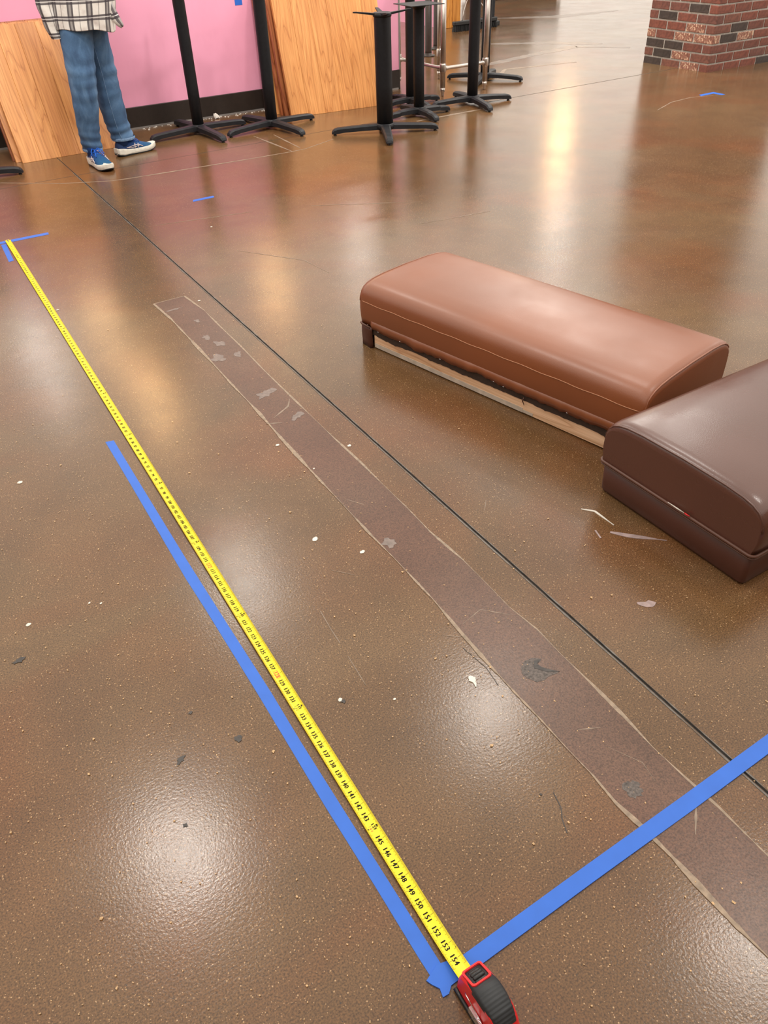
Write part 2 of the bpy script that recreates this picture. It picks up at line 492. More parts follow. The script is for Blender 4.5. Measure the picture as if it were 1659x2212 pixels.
PL = [(.7673, 3.1248), (.776, 2.9365), (.7739, 2.7745), (.771, 2.53), (.7659, 2.3054), (.764, 2.0743), (.7575, 1.8911), (.754, 1.7155), (.7515, 1.5061), (.7488, 1.3553), (.7505, 1.2465), (.7489, 1.0724), (.7411, .9438), (.7369, .8391), (.7352, .7528), (.7355, .6816), (.7334, .5989), (.7339, .5308), (.729, .467), (.7343, .4059), (.7362, .3452), (.7352, .2763), (.734, .2208), (.7368, .1557), (.737, -.6)]
PR = [(.9006, 3.1282), (.9155, 2.9453), (.9107, 2.7626), (.9083, 2.5553), (.8996, 2.3333), (.8954, 2.0724), (.8921, 1.8147), (.8932, 1.6493), (.8893, 1.5151), (.8879, 1.3949), (.8823, 1.2772), (.8881, 1.1447), (.8849, 1.0479), (.8801, .9552), (.8877, .8675), (.8831, .7867), (.8811, .6862), (.8777, .5921), (.8711, .5136), (.872, .4361), (.875, .3657), (.8731, .3149), (.8715, .2587), (.871, -.6)]
def jit(p, a, s=40.0):
    v = mnoise.noise_vector(Vector((p[0] * s, p[1] * s, 0)))
    return (p[0] + v.x * a, p[1] + v.y * a)
N = 260
L_ = [jit(p, .003) for p in interp_poly(PL, N)]
R_ = [jit(p, .003) for p in interp_poly(PR, N)]
mb = MB()
mb.add([(p[0], p[1], .0012) for p in L_] + [(p[0], p[1], .0012) for p in R_], [(i, N + i, N + i + 1, i + 1) for i in range(N - 1)])
mb.add([(p[0] - .002, p[1], -.001) for p in L_] + [(p[0], p[1], .0012) for p in L_], [(i, N + i, N + i + 1, i + 1) for i in range(N - 1)])
mb.add([(p[0], p[1], .0012) for p in R_] + [(p[0] + .002, p[1], -.001) for p in R_], [(i, N + i, N + i + 1, i + 1) for i in range(N - 1)])
mb.build('floor_patch', M_PATCH, floor)

def ribbon(name, pts, wfun, mat, z=.0018, n=200, parent=floor, side=0.0):
    P = interp_poly(pts, n); mb = MB(); A = []; B = []
    for i, p in enumerate(P):
        a = P[max(0, i - 1)]; b = P[min(n - 1, i + 1)]
        t = Vector((b[0] - a[0], b[1] - a[1])).normalized(); nn = Vector((-t.y, t.x))
        w = wfun(i / (n - 1), p)
        c = Vector(p) + nn * side * w
        A.append((c.x + nn.x * w / 2, c.y + nn.y * w / 2, z)); B.append((c.x - nn.x * w / 2, c.y - nn.y * w / 2, z))
    mb.add(A + B, [(i, n + i, n + i + 1, i + 1) for i in range(n - 1)])
    mb.add([(a[0], a[1], a[2]) for a in A] + [(a[0], a[1], 0) for a in A], [(i, n + i, n + i + 1, i + 1) for i in range(n - 1)])
    mb.add([(a[0], a[1], a[2]) for a in B] + [(a[0], a[1], 0) for a in B], [(i, n + i, n + i + 1, i + 1) for i in range(n - 1)])
    return mb.build(name, mat, parent)
def wl(t, p):
    near = 1.0 + 1.2 * max(0, min(1, (.5 - p[1]) / .5))
    return max(.0015, .0060 * near * (1 + 1.9 * mnoise.noise(Vector((p[1] * 9, 1.3, 0)))) + .0025 * mnoise.noise(Vector((p[1] * 60, 2, 0))))
def wr(t, p):
    return max(.0012, .0038 * (1 + 2.0 * mnoise.noise(Vector((p[1] * 7, 7.7, 0)))) + .002 * mnoise.noise(Vector((p[1] * 60, 5, 0))))
ribbon('patch_edge', PL, wl, M_EDGE, .0016, 420)
ribbon('patch_edge', PR, wr, M_EDGE, .0015, 420)
ribbon('patch_edge', [PL[0], PR[0]], lambda t, p: .004, M_EDGE, .0015, 30)
# ragged grey lip of the saw joint
def wj(t, p): return max(.001, .003 + .004 * mnoise.noise(Vector((p[1] * 11, 3.1, 0))) + .002 * mnoise.noise(Vector((p[1] * 70, 9, 0))))
ribbon('joint_lip', [(JX(y) - .006, y) for y in (5.4, 4, 3, 2, 1, 0, -1)], wj, M_GREYJ, .0009, 420)
def wj2(t, p): return max(.0004, .0015 + .0045 * mnoise.noise(Vector((p[1] * 17, 13.1, 0))) + .002 * mnoise.noise(Vector((p[1] * 80, 19, 0))))
ribbon('joint_lip', [(JX(y) + .0035, y) for y in (5.4, 4, 3, 2, 1, 0, -1)], wj2, M_GREYJ, .0009, 420)
ribbon('joint_lip', [(x, JY(x) - .0045) for x in (4.1, 5, 6, 7.5)], lambda t, p: .003, M_GREYJ, .0009, 60)

def blob(name, c, rx, ry, rz, mat, parent=floor, z=.0016, n=14, rough=.3, seed=None):
    rnd = random.Random(seed if seed is not None else hash((round(c[0], 3), round(c[1], 3))) & 0xffff)
    pts = []
    for k in range(n):
        a = 2 * PI * k / n; r = 1 + rough * (rnd.random() - .5) * 2
        x, y = rx * r * math.cos(a), ry * r * math.sin(a)
        pts.append((c[0] + x * math.cos(rz) - y * math.sin(rz), c[1] + x * math.sin(rz) + y * math.cos(rz)))
    return MB().extr(pts, -.0005, z).build(name, mat, parent)
for (x, y, r) in [(.6208, 1.4184, .008), (.6971, 1.3072, .0065), (.032, 2.1127, .0075), (.4268, .9365, .005), (.7324, 1.8711, .006), (.9102, 1.7468, .006), (-.0692, 1.5131, .006), (.068, 1.5068, .003), (.0907, 1.49, .003), (.5202, .8772, .003), (.7652, 1.6994, .003), (.9342, 3.0452, .006), (1.33, 3.9, .006), (.42, 3.3, .006)]:
    blob('paint_spot', (x, y), r, r * .8, .4, M_PAINT, n=10, rough=.2)
MB().extr([(.6832 + .0058 * math.cos(a) * (1.6 if math.sin(a) < -.3 else 1) , .835 + .0075 * math.sin(a) + (-.004 if math.sin(a) < -.8 else 0)) for a in [2 * PI * k / 16 for k in range(16)]], -.0005, .0022).build('paint_drip', M_PAINT, floor)
ribbon('paint_drip', [(.6832, .829), (.681, .818), (.6775, .812)], lambda t, p: .006 * (1 - t) + .002, M_PAINT, .002, 8)
for (x, y, rx, ry, a) in [(.1007, .9794, .008, .016, -.9), (.2133, .9627, .010, .010, .3), (-.1119, 1.4122, .018, .011, .2), (.1566, 1.0733, .006, .004, .2), (.6278, .5517, .0035, .003, 0), (.4300, .930, .006, .008, .3), (.06, .845, .005, .006, 0)]:
    blob('dark_spot', (x, y), rx * .68, ry * .68, a, M_DARKSPOT, z=.0012, rough=.45)
for (x, y, rx, ry, a) in [(.8371, 2.1792, .045, .030, .3), (.8535, 1.9887, .030, .022, .2), (.85, 2.62, .022, .032, .2), (.83, 2.70, .02, .03, 0), (.875, 2.50, .018, .03, 0), (.80, 2.51, .03, .04, .3), (.855, 2.86, .014, .02, 0), (.82, 3.02, .04, .012, .1), (.77, 1.30, .02, .02, .2)]:
    blob('cement_spot', (x, y), rx * .75, ry * .75, a, M_GREYSPOT, z=.0017, rough=.5)
hole = [(.7834, .7982), (.8079, .8111), (.8227, .8091), (.8382, .7974), (.8208, .7889), (.8256, .7767), (.8328, .766), (.84, .7598), (.8488, .7481), (.8286, .7539), (.8116, .7488), (.794, .7501), (.782, .7652), (.7779, .7825)]
MB().extr([jit(p, .004, 90) for p in interp_poly(hole + hole[:1], 48)[:-1]], -.0005, .0016).build('pothole', M_PITTED, floor)
MB().extr([(.838, .797), (.8225, .791), (.8245, .779), (.832, .7675), (.8485, .7488), (.826, .762), (.816, .776), (.81, .785), (.822, .80)], -.0005, .0021).build('pothole_cavity', M_DARKSPOT, floor)
blob('pitted_spot', (.7735, .47), .0165, .0165, 0, M_PITTED, z=.0016, rough=.25, n=24)
for pts, w in [([(.512, 1.1834), (.505, 1.12), (.5019, 1.0712)], .003), ([(.498, 1.03), (.4899, .941)], .0018), ([(.5991, 1.292), (.62, 1.268), (.64, 1.243)], .0015), ([(1.084, 1.3073), (1.05, 1.27)], .002), ([(.70, .97), (.73, .945), (.80, .93)], .0015), ([(5.0092, 4.3697), (5.2906, 4.4942), (5.5231, 4.5208), (5.7602, 4.4552)], .010), ([(.59, 5.46), (.936, 5.18), (1.18, 5.06), (1.668, 5.03), (2.1, 5.007), (2.418, 5.004), (2.71, 5.13)], .013), ([(2.3116, 5.5666), (2.336, 5.01)], .014), ([(2.44, 5.51), (2.418, 5.05)], .012), ([(3.447, 5.212), (3.8, 5.225), (4.075, 5.234)], .03), ([(4.92, 6.14), (5.26, 6.468), (6.01, 6.32)], .035), ([(1.1, 4.1), (1.6, 4.0)], .004), ([(1.9, 3.9), (2.4, 3.6)], .004), ([(1.3, 3.5), (1.5, 3.2), (1.52, 3.0)], .004), ([(2.2, 3.3), (2.6, 3.25)], .004)]:
    ribbon('scratch_mark', pts, lambda t, p, w=w: w * (.4 + .6 * math.sin(PI * min(1, max(.02, t)))) * (1 + .8 * mnoise.noise(Vector((p[0] * 12, p[1] * 12, 4)))), M_SCRATCH, .0007, 24)
for pts, w in [([(5.2, 6.75), (5.77, 6.89), (6.66, 7.06), (7.0, 6.6)], .17), ([(6.14, 7.81), (6.66, 7.4), (7.0, 7.0)], .22), ([(7.5, 9.6), (8.2, 9.1), (9.2, 9.0)], .2)]:
    ribbon('trowel_smear', pts, lambda t, p, w=w: w * (.3 + .7 * math.sin(PI * min(1, max(.02, t)))) * (1 + .7 * mnoise.noise(Vector((p[0] * 4, p[1] * 4, 4))) + .4 * mnoise.noise(Vector((p[0] * 14, p[1] * 14, 4)))), M_SMEAR, .0006, 60)
for pts, w in [([(.76, .97), (.82, .985), (.87, .93)], .002), ([(.78, .62), (.82, .60)], .003), ([(.80, .56), (.83, .50), (.82, .46)], .0012), ([(.77, 1.52), (.80, 1.47)], .002), ([(.79, 2.02), (.86, 2.06), (.885, 2.10)], .006), ([(.80, .35), (.86, .40)], .004), ([(.755, 2.0), (.80, 1.98)], .004)]:
    ribbon('patch_scuff', pts, lambda t, p, w=w: w * (.3 + .7 * math.sin(PI * min(1, max(.02, t)))) * (1 + .9 * mnoise.noise(Vector((p[0] * 60, p[1] * 60, 4)))), M_SCRATCH, .0015, 24)
M_LILAC = plain('lilac_smear', (.36, .27, .26), .5, noise=.3, nscale=60)
ribbon('paint_smear', [(1.2612, 1.0241), (1.291, .9865), (1.3539, .9229)], lambda t, p: .013 * math.sin(PI * min(.97, t + .12)) + .001, M_LILAC, .0013, 30)
ribbon('paint_smear', [(1.2662, 1.136), (1.2893, 1.1086), (1.2889, 1.0392)], lambda t, p: .005 * math.sin(PI * min(.95, t + .1)) + .001, M_PAINT, .0016, 30)
ribbon('paint_smear', [(1.235, 1.05), (1.225, 1.02)], lambda t, p: .004, M_LILAC, .0013, 10)
blob('paint_smear', (1.147, .79), .02, .012, -.6, M_LILAC, rough=.4, z=.0013)
ribbon('hair_crack', [(.6498, .5431), (.6413, .5126), (.6280, .495), (.6175, .4705)], lambda t, p: .0016, M_DARKSPOT, .0008, 20)
ribbon('hair_crack', [(.7187, .9132), (.727, .84), (.7187, .79)], lambda t, p: .0012, M_DARKSPOT, .0008, 20)
# sawdust flakes: one mesh nobody could count
rnd = random.Random(3); mb = MB()
for k in range(2600):
    t = rnd.random()
    if k < 1900:
        x, y = min(1.24, rnd.gauss(.12, .38)), rnd.uniform(.15, 2.6)
    else:
        x, y = rnd.uniform(.3, 1.24), rnd.uniform(.2, 3.2)
    if .31 < x < .45 and y < 4.4 and x > .27 or (.27 < x < .33 and y < 2.2) or (.37 < y < .43 and x > .27): continue
    s = rnd.uniform(.0006, .0018) * (1.9 if rnd.random() < .06 else 1); a = rnd.uniform(0, PI); e = rnd.uniform(.35, 1)
    c, sn = math.cos(a), math.sin(a)
    q = [(-s, -s * e), (s, -s * e * .7), (s * .8, s * e), (-s * .7, s * e * .8)]
    z = .0017 + rnd.random() * .0006
    mb.add([(x + p[0] * c - p[1] * sn, y + p[0] * sn + p[1] * c, z) for p in q], [(0, 1, 2, 3)])
set_props(mb.build('sawdust_flakes', M_DEBRIS, fix=False), 'tan sawdust flakes scattered over the brown concrete near the yellow blade', 'debris', None, 'stuff')
rnd = random.Random(5); mb = MB()
for k in range(60):
    x, y = rnd.uniform(1.75, 2.75), 6.318 - abs(rnd.gauss(0, .03)); s = rnd.uniform(.002, .006)
    mb.box(x - s, x + s, y - s * .7, y + s * .7, 0, s * .8)
set_props(mb.build('plaster_crumbs', M_WHITEPAPER), 'white crumbs strewn along the foot of the dark baseboard', 'debris', None, 'stuff')
mb = MB()
mb.loft([[(x + .022 * math.cos(a) * k, y + .014 * math.sin(a) * k, z + .006 * math.sin(3 * a)) for a in [2 * PI * i / 9 for i in range(9)]] for x, y, z, k in ((2.325, 6.27, .006, 1), (2.32, 6.275, .022, .9), (2.315, 6.28, .034, .4))], smooth=False)
set_props(mb.build('paper_scrap', M_WHITEPAPER), 'crumpled white paper scrap lying by the dark baseboard', 'scrap')

# ------------------------------------------------------------------ walls
WY, WX1 = 6.345, 4.02
w = MB().box(-6, WX1, WY, WY + .14, 0, 1.05).build('wall_back', M_PINK)
set_props(w, 'pink painted partition wall behind the tabletops', None, None, 'structure')
set_props(MB().cbox(-6, WX1 + .004, WY - .014, WY, 0, .145, .003).build('baseboard_back', M_BASEB), 'dark brown baseboard along the pink wall', None, None, 'structure')
set_props(MB().box(-6, WX1 - .02, WY - .022, WY - .014, 0, .012).build('trim_1', M_GREYTRIM), 'grey strip at the foot of the dark baseboard', None, None, 'structure')
set_props(MB().box(WX1, WX1 + .012, WY - .004, WY + .14, .145, 1.05).build('trim_2', M_GREYTRIM), 'grey metal guard on the end of the pink wall', None, None, 'structure')
set_props(MB().cbox(-6, WX1 + .03, WY - .03, WY + .17, 1.05, 1.085, .004).build('trim_4', M_CHERRY), 'wooden cap along the top of the low pink wall', None, None, 'structure')
M_TAUPE = plain('taupe_wall_paint', (.36, .30, .25), .6, noise=.08)
set_props(MB().box(-6, 9, -2.75, -2.6, 0, 3.4).build('wall_front', M_TAUPE), 'taupe wall behind the photographer', None, None, 'structure')
set_props(MB().box(-6.15, -6, -2.75, 6.3, 0, 3.4).build('wall_left', M_TAUPE), 'taupe side wall left of the view', None, None, 'structure')
FX, FY = 6.645, 9.25
set_props(MB().box(FX - .14, FX, FY, 17, 0, 1.4).build('wall_far', M_PINK), 'distant pink wall seen between the black table legs', None, None, 'structure')
set_props(MB().cbox(FX, FX + .014, FY, 17, 0, .145, .003).build('baseboard_far', M_BASEB), 'dark brown baseboard of the distant pink wall', None, None, 'structure')
set_props(MB().box(FX + .014, FX + .024, FY, 17, 0, .012).build('trim_3', M_GREYTRIM), 'grey strip under the distant dark baseboard', None, None, 'structure')
# amber wood post that ends the far wall: two boards
wp = empty('wooden_post', (FX - .07, FY - .03, 0), 0, 'amber wooden post cladding the end of the distant pink wall', 'post')
for k in range(2):
    MB().cbox(-.075 + k * .125, .045 + k * .125, -.012, .012, 0, 1.45, .003).build('plank', M_DOORWOOD, wp)
MB().box(-.07, .165, .0121, .029, 0, 1.45).build('backing', M_DOORWOOD, wp)
# blue tape on the pink wall
def wall_tape(x0, x1, z0, z1):
    return MB().box(x0, x1, WY - .0015, WY - .0001, z0, z1)

# ------------------------------------------------------------------ brick column
CX, CY, CL, CR = 6.443, 5.147, .744, 1.175      # corner, length of left face (Y), of right face (X)
col_root = empty('brick_column', (CX, CY, 0), 0, 'square red brick column with pale grey mortar standing on the floor', 'column')
MB().box(.005, CR - .005, .005, CL - .005, 0, 3.4).build('mortar_core', M_MORTAR, col_root)
BL, BW, BH, JT = .2036, .090, .0605, .0125
PH = BH + JT
def brick_mesh(lx, ly, seed):
    rnd_ = random.Random(seed); bm = bmesh.new(); bmesh.ops.create_cube(bm, size=1)
    for v in bm.verts:
        v.co = Vector((v.co.x * lx + rnd_.uniform(-1, 1) * .0012, v.co.y * ly + rnd_.uniform(-1, 1) * .0012, v.co.z * BH + rnd_.uniform(-1, 1) * .0012))
    bmesh.ops.bevel(bm, geom=bm.edges[:], offset=.003, segments=1, affect='EDGES')
    me = bpy.data.meshes.new('brick'); bm.to_mesh(me); bm.free(); me.materials.append(M_BRICK)
    return me
bcache = {}
def get_brick(lx, ly, k):
    key = (round(lx, 4), round(ly, 4), k % 3)
    if key not in bcache: bcache[key] = brick_mesh(lx, ly, hash(key) & 0xfff)
    return bcache[key]
upper = []
nb = 0
first_h = .052
for row in range(46):
    z = row * PH + BH / 2 - .006
    lay = []      # (xc, yc, lx, ly)
    even = row % 2 == 0
    # left face at x = 0, along +Y from the corner
    if even:   # header at corner belongs to the right-face stretcher
        y = BW + JT
        while y < CL - .02:
            e = min(y + BL, CL); lay.append((BW / 2, (y + e) / 2, BW, e - y)); y = e + JT
        x = 0
        while x < CR - .02:
            e = min(x + BL, CR); lay.append(((x + e) / 2, BW / 2, e - x, BW)); x = e + JT
    else:
        y = 0
        while y < CL - .02:
            e = min(y + BL, CL); lay.append((BW / 2, (y + e) / 2, BW, e - y)); y = e + JT
        x = BW + JT
        while x < CR - .02:
            e = min(x + BL, CR); lay.append(((x + e) / 2, BW / 2, e - x, BW)); x = e + JT
    # the two far faces
    far = []
    x = BW + JT
    while x < CR - .02:
        e = min(x + BL, CR); far.append(((x + e) / 2, CL - BW / 2 + .004, e - x, BW)); x = e + JT
    y = BW + JT
    while y < CL - BW - .02:
        e = min(y + BL, CL - BW - JT); far.append((CR - BW / 2 + .004, (y + e) / 2, BW, e - y)); y = e + JT
    for (xc, yc, lx, ly) in lay:
        if row < 12:
            o = link_mesh('brick', get_brick(lx, ly, nb), col_root, (xc, yc, z)); nb += 1
        else: upper.append((xc, yc, z, lx, ly))
    upper += [(a, b_, z, c, d) for a, b_, c, d in far]
mb = MB()
for (xc, yc, z, lx, ly) in upper: mb.box(xc - lx / 2, xc + lx / 2, yc - ly / 2, yc + ly / 2, z - BH / 2, z + BH / 2)
set_props(mb.build('upper_bricks', M_BRICK_UPPER, col_root, fix=False), kind='stuff')

# ------------------------------------------------------------------ blue masking tape on the floor
def strip(name, poly, label, z=.0008, group=None, folds=None):
    o = MB().extr(poly, .00005, z).build(name, M_BLUE)
    return set_props(o, label, 'tape', group)
strip('tape_strip', [(.3000, 2.187), (.3243, 2.1815), (.3205, 1.9), (.3160, 1.53), (.3155, 1.25), (.3160, 1.03), (.3130, .89), (.3120, .58), (.3120, .40), (.310, .386), (.2890, .388), (.2885, .404), (.2878, .44), (.2885, .57), (.2875, .745), (.2895, .91), (.2908, 1.05), (.2910, 1.33), (.2895, 1.46), (.2965, 1.9)],
      'long blue masking tape strip beside the yellow blade')
strip('tape_strip', [(.2793, .4054), (.306, .4155), (.345, .4055), (.588, .4095), (.83, .412), (1.12, .4165), (1.5, .423), (1.5, .3955), (1.12, .3885), (.83, .3835), (.602, .3825), (.3654, .3795), (.3409, .381), (.3213, .3805), (.3073, .3801), (.2978, .3727), (.2874, .3734), (.2902, .3857), (.2829, .3971)],
      'blue masking tape strip crossing the floor from the red tape measure', .0030)
strip('tape_strip', [(.25, 4.328), (.617, 4.331), (.6127, 4.2955), (.25, 4.2915)], 'blue tape strip under the far tip of the yellow blade', .0008)
strip('tape_strip', [(.3785, 4.279), (.4022, 4.279), (.3871, 4.0125), (.3639, 4.006)], 'short blue tape piece left of the blade, near its far tip', .0008)
strip('tape_strip', [(1.4196, 4.3967), (1.5415, 4.3999), (1.534, 4.368), (1.4083, 4.364)], 'lone short blue tape mark on the floor before the wall')
strip('tape_strip', [(5.6564, 4.5465), (5.8217, 4.5472), (5.8168, 4.43), (5.775, 4.43), (5.7749, 4.5063), (5.6295, 4.5023)], 'L-shaped blue tape corner on the floor before the brick column')
strip('tape_strip', [(7.27, 5.125), (7.42, 5.125), (7.42, 5.09), (7.27, 5.09)], 'blue tape mark right against the foot of the brick column')
set_props(wall_tape(2.615, 2.672, .703, .80).build('tape_strip', M_BLUE), 'blue tape piece stuck on the pink wall', 'tape')

# ------------------------------------------------------------------ tape measure
P1 = Vector((.3324, .4057)); P0 = Vector((.419, 4.3342))    # inch 154, tip
D = (P1 - P0).normalized()
rz = math.atan2(D.y, D.x)
INCH = .0254
tip = P1 - D * (154 * INCH)
tm = empty('tape_measure', (tip.x, tip.y, 0), rz, 'red and black tape measure with its long yellow blade pulled out', 'tape measure')
BWID = .0252
def blade_z(t): return .0022 + .0042 * (2 * t) ** 2      # t across -.5 .. .5
LEN = 155.4 * INCH
mb = MB(); nseg, nc = 160, 8
rings = []
for i in range(nseg + 1):
    x = LEN * i / nseg
    lift = .010 * max(0, (x - (LEN - .10)) / .10) ** 2
    top = [(x, BWID * (k / nc - .5), blade_z(k / nc - .5) + lift) for k in range(nc + 1)]
    rings.append(top + [(p[0], p[1], p[2] - .0004) for p in reversed(top)])
mb.loft(rings, smooth=False)
blade = mb.build('blade', M_YELLOW, tm)
# digits as glyph meshes
glyphs = {}
def glyph(ch):
    if ch in glyphs: return glyphs[ch]
    cu = bpy.data.curves.new('glyph', 'FONT'); cu.body = ch; cu.size = 1; cu.resolution_u = 2
    ob = bpy.data.objects.new('glyph', cu); COL.objects.link(ob)
    dg = bpy.context.evaluated_depsgraph_get(); dg.update()
    me = ob.evaluated_get(dg).to_mesh()
    V = [tuple(v.co) for v in me.vertices]; Fs = [tuple(p.vertices) for p in me.polygons]
    ob.evaluated_get(dg).to_mesh_clear()
    bpy.data.objects.remove(ob); bpy.data.curves.remove(cu)
    xs_ = [v[0] for v in V] or [0]; x0 = min(xs_); w_ = max(xs_) - x0
    glyphs[ch] = ([(v[0] - x0, v[1]) for v in V], Fs, w_)
    return glyphs[ch]
def surf(x, y):
    t = max(-.5, min(.5, y / BWID))
    lift = .010 * max(0, (x - (LEN - .10)) / .10) ** 2
    return blade_z(t) + lift + .00025
def put_text(mb, txt, xc, yc, hgt, adv, wscale=1.0, bold=True):
    n = len(txt)
    for i, ch in enumerate(txt):
        Vg, Fg, w_ = glyph(ch)
        s = hgt / .7
        cw = w_ * s * wscale
        xo = xc + (i - (n - 1) / 2) * adv - cw / 2
        for dx in ((0, .0005, -.0005) if bold else (0,)):
            q = [(xo + v[0] * s * wscale + dx, yc - hgt / 2 + v[1] * s) for v in Vg]
            mb.add([(a, b_, surf(a, b_) + (.00002 if dx else 0)) for a, b_ in q], Fg)
mtk = MB()
def quad(mb, x, pts): mb.add([(x + a, b_, surf(x + a, b_) + .00002) for a, b_ in pts], [tuple(range(len(pts)))])
for n in range(1, 155):
    x = n * INCH; red = n % 16 == 0; mb = MB()
    if n % 12 == 0:      # foot mark: feet over a small arrow, inches beside it
        put_text(mb, str(n // 12) + 'F', x - .001, .0030, .0056, .0052, .9, True)
        quad(mb, x, ((-.0028, .0068), (.0028, .0068), (.0028, .0080), (.0012, .0094), (-.0012, .0094), (-.0028, .0080)))
        quad(mb, x, ((-.0020, -.0078), (0, -.0104), (.0020, -.0078)))
        m2 = MB(); put_text(m2, str(n), x, -.0038, .0050, .0046, .9, False)
        m2.build('printed_number', M_INKRED if red else M_INK, blade, fix=False)
    else:
        put_text(mb, str(n), x, -.0008, .0086, .0062, .92)
        if red:
            for a in (-.0108, .0108): quad(mb, x, ((a - .0003, -.0056), (a + .0003, -.0056), (a + .0003, .0034), (a - .0003, .0034)))
            for b_ in (-.0056, .0034): quad(mb, x, ((-.0108, b_ - .0003), (.0108, b_ - .0003), (.0108, b_ + .0003), (-.0108, b_ + .0003)))
    mb.build('foot_mark' if n % 12 == 0 else 'printed_number', M_INKRED if (red and n % 12) else M_INK, blade, fix=False)
for k in range(8, 154 * 16 + 9):
    x = k * INCH / 16
    if x > 154.8 * INCH: break
    if k < 90 * 16 and k % 2: continue
    l = .0072 if k % 16 == 0 else (.0052 if k % 8 == 0 else (.0042 if k % 4 == 0 else .0030))
    hw = .00022 if k % 16 else .00030
    for y0, y1 in ((BWID / 2 - l, BWID / 2), (-BWID / 2, -BWID / 2 + l)):
        ym = (y0 + y1) / 2
        mtk.add([(x - hw, y0, surf(x, y0)), (x + hw, y0, surf(x, y0)), (x + hw, ym, surf(x, ym)), (x - hw, ym, surf(x, ym)), (x + hw, y1, surf(x, y1)), (x - hw, y1, surf(x, y1))], [(0, 1, 2, 3), (3, 2, 4, 5)])
    if k % 16 == 0:   # hairline through the number
        y0, y1 = -.006, .0055
        for a_, b_ in ((y0, -.0002), (.0, y1)):
            mtk.add([(x - .0002, a_, surf(x, a_) - .0001), (x + .0002, a_, surf(x, a_) - .0001), (x + .0002, b_, surf(x, b_) - .0001), (x - .0002, b_, surf(x, b_) - .0001)], [(0, 1, 2, 3)])
set_props(mtk.build('tick_marks', M_TICK, blade, fix=False), kind='stuff')
for xi in (112, 115, 128, 134.3, 153.45):
    a = xi * INCH; MB().cyl((a, .0106), .0007, .0007, surf(a, .0106) - .0002, surf(a, .0106) + .0001, 8).build('stud_mark', M_INK, blade)
hk = MB().box(-.0016, -.0004, -.008, .008, .0006, .008); hk.box(-.0004, .02, -.005, .005, .0012, .0024)
hk.build('end_hook', M_CHROME, tm)
# case: x from the mouth towards the camera, thickness along y, height z
X0 = 154.9 * INCH + .006
CTH = .040
prof = [(.000, .002), (.000, .016), (.002, .034), (.006, .050), (.0085, .0555), (.026, .0665), (.046, .0765), (.066, .078), (.084, .073), (.097, .060), (.105, .042), (.108, .022), (.105, .006), (.096, .001), (.02, .0005)]
def prof_ring(y, k, shift=0.0):
    cx_, cz_ = .054, .038
    return [(X0 + cx_ + (px - cx_) * k, y, max(.0004, cz_ + (pz - cz_) * k)) for px, pz in prof]
mb = MB()
mb.loft([prof_ring(-CTH / 2, .90), prof_ring(-CTH / 2 + .004, .97), prof_ring(-CTH / 2 + .009, 1.0), prof_ring(CTH / 2 - .009, 1.0), prof_ring(CTH / 2 - .004, .97), prof_ring(CTH / 2, .90)], smooth=True)
case = mb.build('case', M_RED, tm)
# rubber grip over the top: follows the profile from front slope to the back, slightly proud, with ridges
path = [(.0085, .0550), (.026, .0665), (.046, .0765), (.052, .0775), (.058, .078), (.068, .0778), (.084, .073), (.0915, .0665), (.097, .060)]
P = interp_poly(path, 64); mb = MB(); rings = []
for i, (px, pz) in enumerate(P):
    a = P[max(0, i - 1)]; b_ = P[min(len(P) - 1, i + 1)]
    tx, tz = b_[0] - a[0], b_[1] - a[1]; l = math.hypot(tx, tz); nx_, nz_ = -tz / l, tx / l
    s = i / (len(P) - 1)
    rid = .0011 * (0.5 + .5 * math.cos((s - .5) * 2 * PI * 18)) if .5 < s < .94 else 0
    off = .0016 - rid
    wd = CTH / 2 - .004 + .0035 * math.sin(PI * min(1, max(0, s)))
    ring = []
    for yy, dz in ((-wd - .0012, -.012), (-wd - .001, -.004), (-wd + .003, off), (0, off + .0005), (wd - .003, off), (wd + .001, -.004), (wd + .0012, -.012)):
        ring.append((X0 + px + nx_ * dz, yy, pz + nz_ * dz))
    rings.append(ring)
mb.loft(rings, closed=False, cap0=False, cap1=False, smooth=True)
mb.build('rubber_grip', M_RUBBER, tm)
# lock button in a red bezel on the sloping front
def slope_frame(s0):   # position along the front slope, returns point, tangent, normal
    a, b_ = Vector((.0085, 0, .0555)), Vector((.046, 0, .0765))
    t = (b_ - a).normalized(); return a.lerp(b_, s0), t, Vector((-t.z, 0, t.x))
def sq(mb, half_x, half_y, lo, hi, hole=None):
    c, t, n_ = slope_frame(.42)
    def pt(a, b_, d): q = c + t * a + n_ * d; return (X0 + q.x, b_, q.z)
    def rr(hx, hy, r, n=5):
        out = []
        for cx_, cy_, a0 in ((hx - r, hy - r, 0), (-hx + r, hy - r, PI / 2), (-hx + r, -hy + r, PI), (hx - r, -hy + r, 1.5 * PI)):
            for k in range(n): a = a0 + PI / 2 * k / (n - 1); out.append((cx_ + r * math.cos(a), cy_ + r * math.sin(a)))
        return out
    O = rr(half_x, half_y, .005)
    if hole:
        I = rr(hole[0], hole[1], .0035)
        mb.loft([[pt(a, b_, lo) for a, b_ in O], [pt(a, b_, hi) for a, b_ in O], [pt(a, b_, hi) for a, b_ in I], [pt(a, b_, lo) for a, b_ in I]], cap0=False, cap1=False, smooth=False)
    else:
        mb.loft([[pt(a, b_, lo) for a, b_ in O], [pt(a, b_, hi) for a, b_ in O]], smooth=False)
    return mb
sq(MB(), .0172, .0168, -.004, .0040, (.0140, .0136)).build('bezel', M_RED, tm)
btn = sq(MB(), .0139, .0135, -.004, -.0005).build('button_well', M_BLACKPL, tm)
c, t, n_ = slope_frame(.42)
mb = MB()
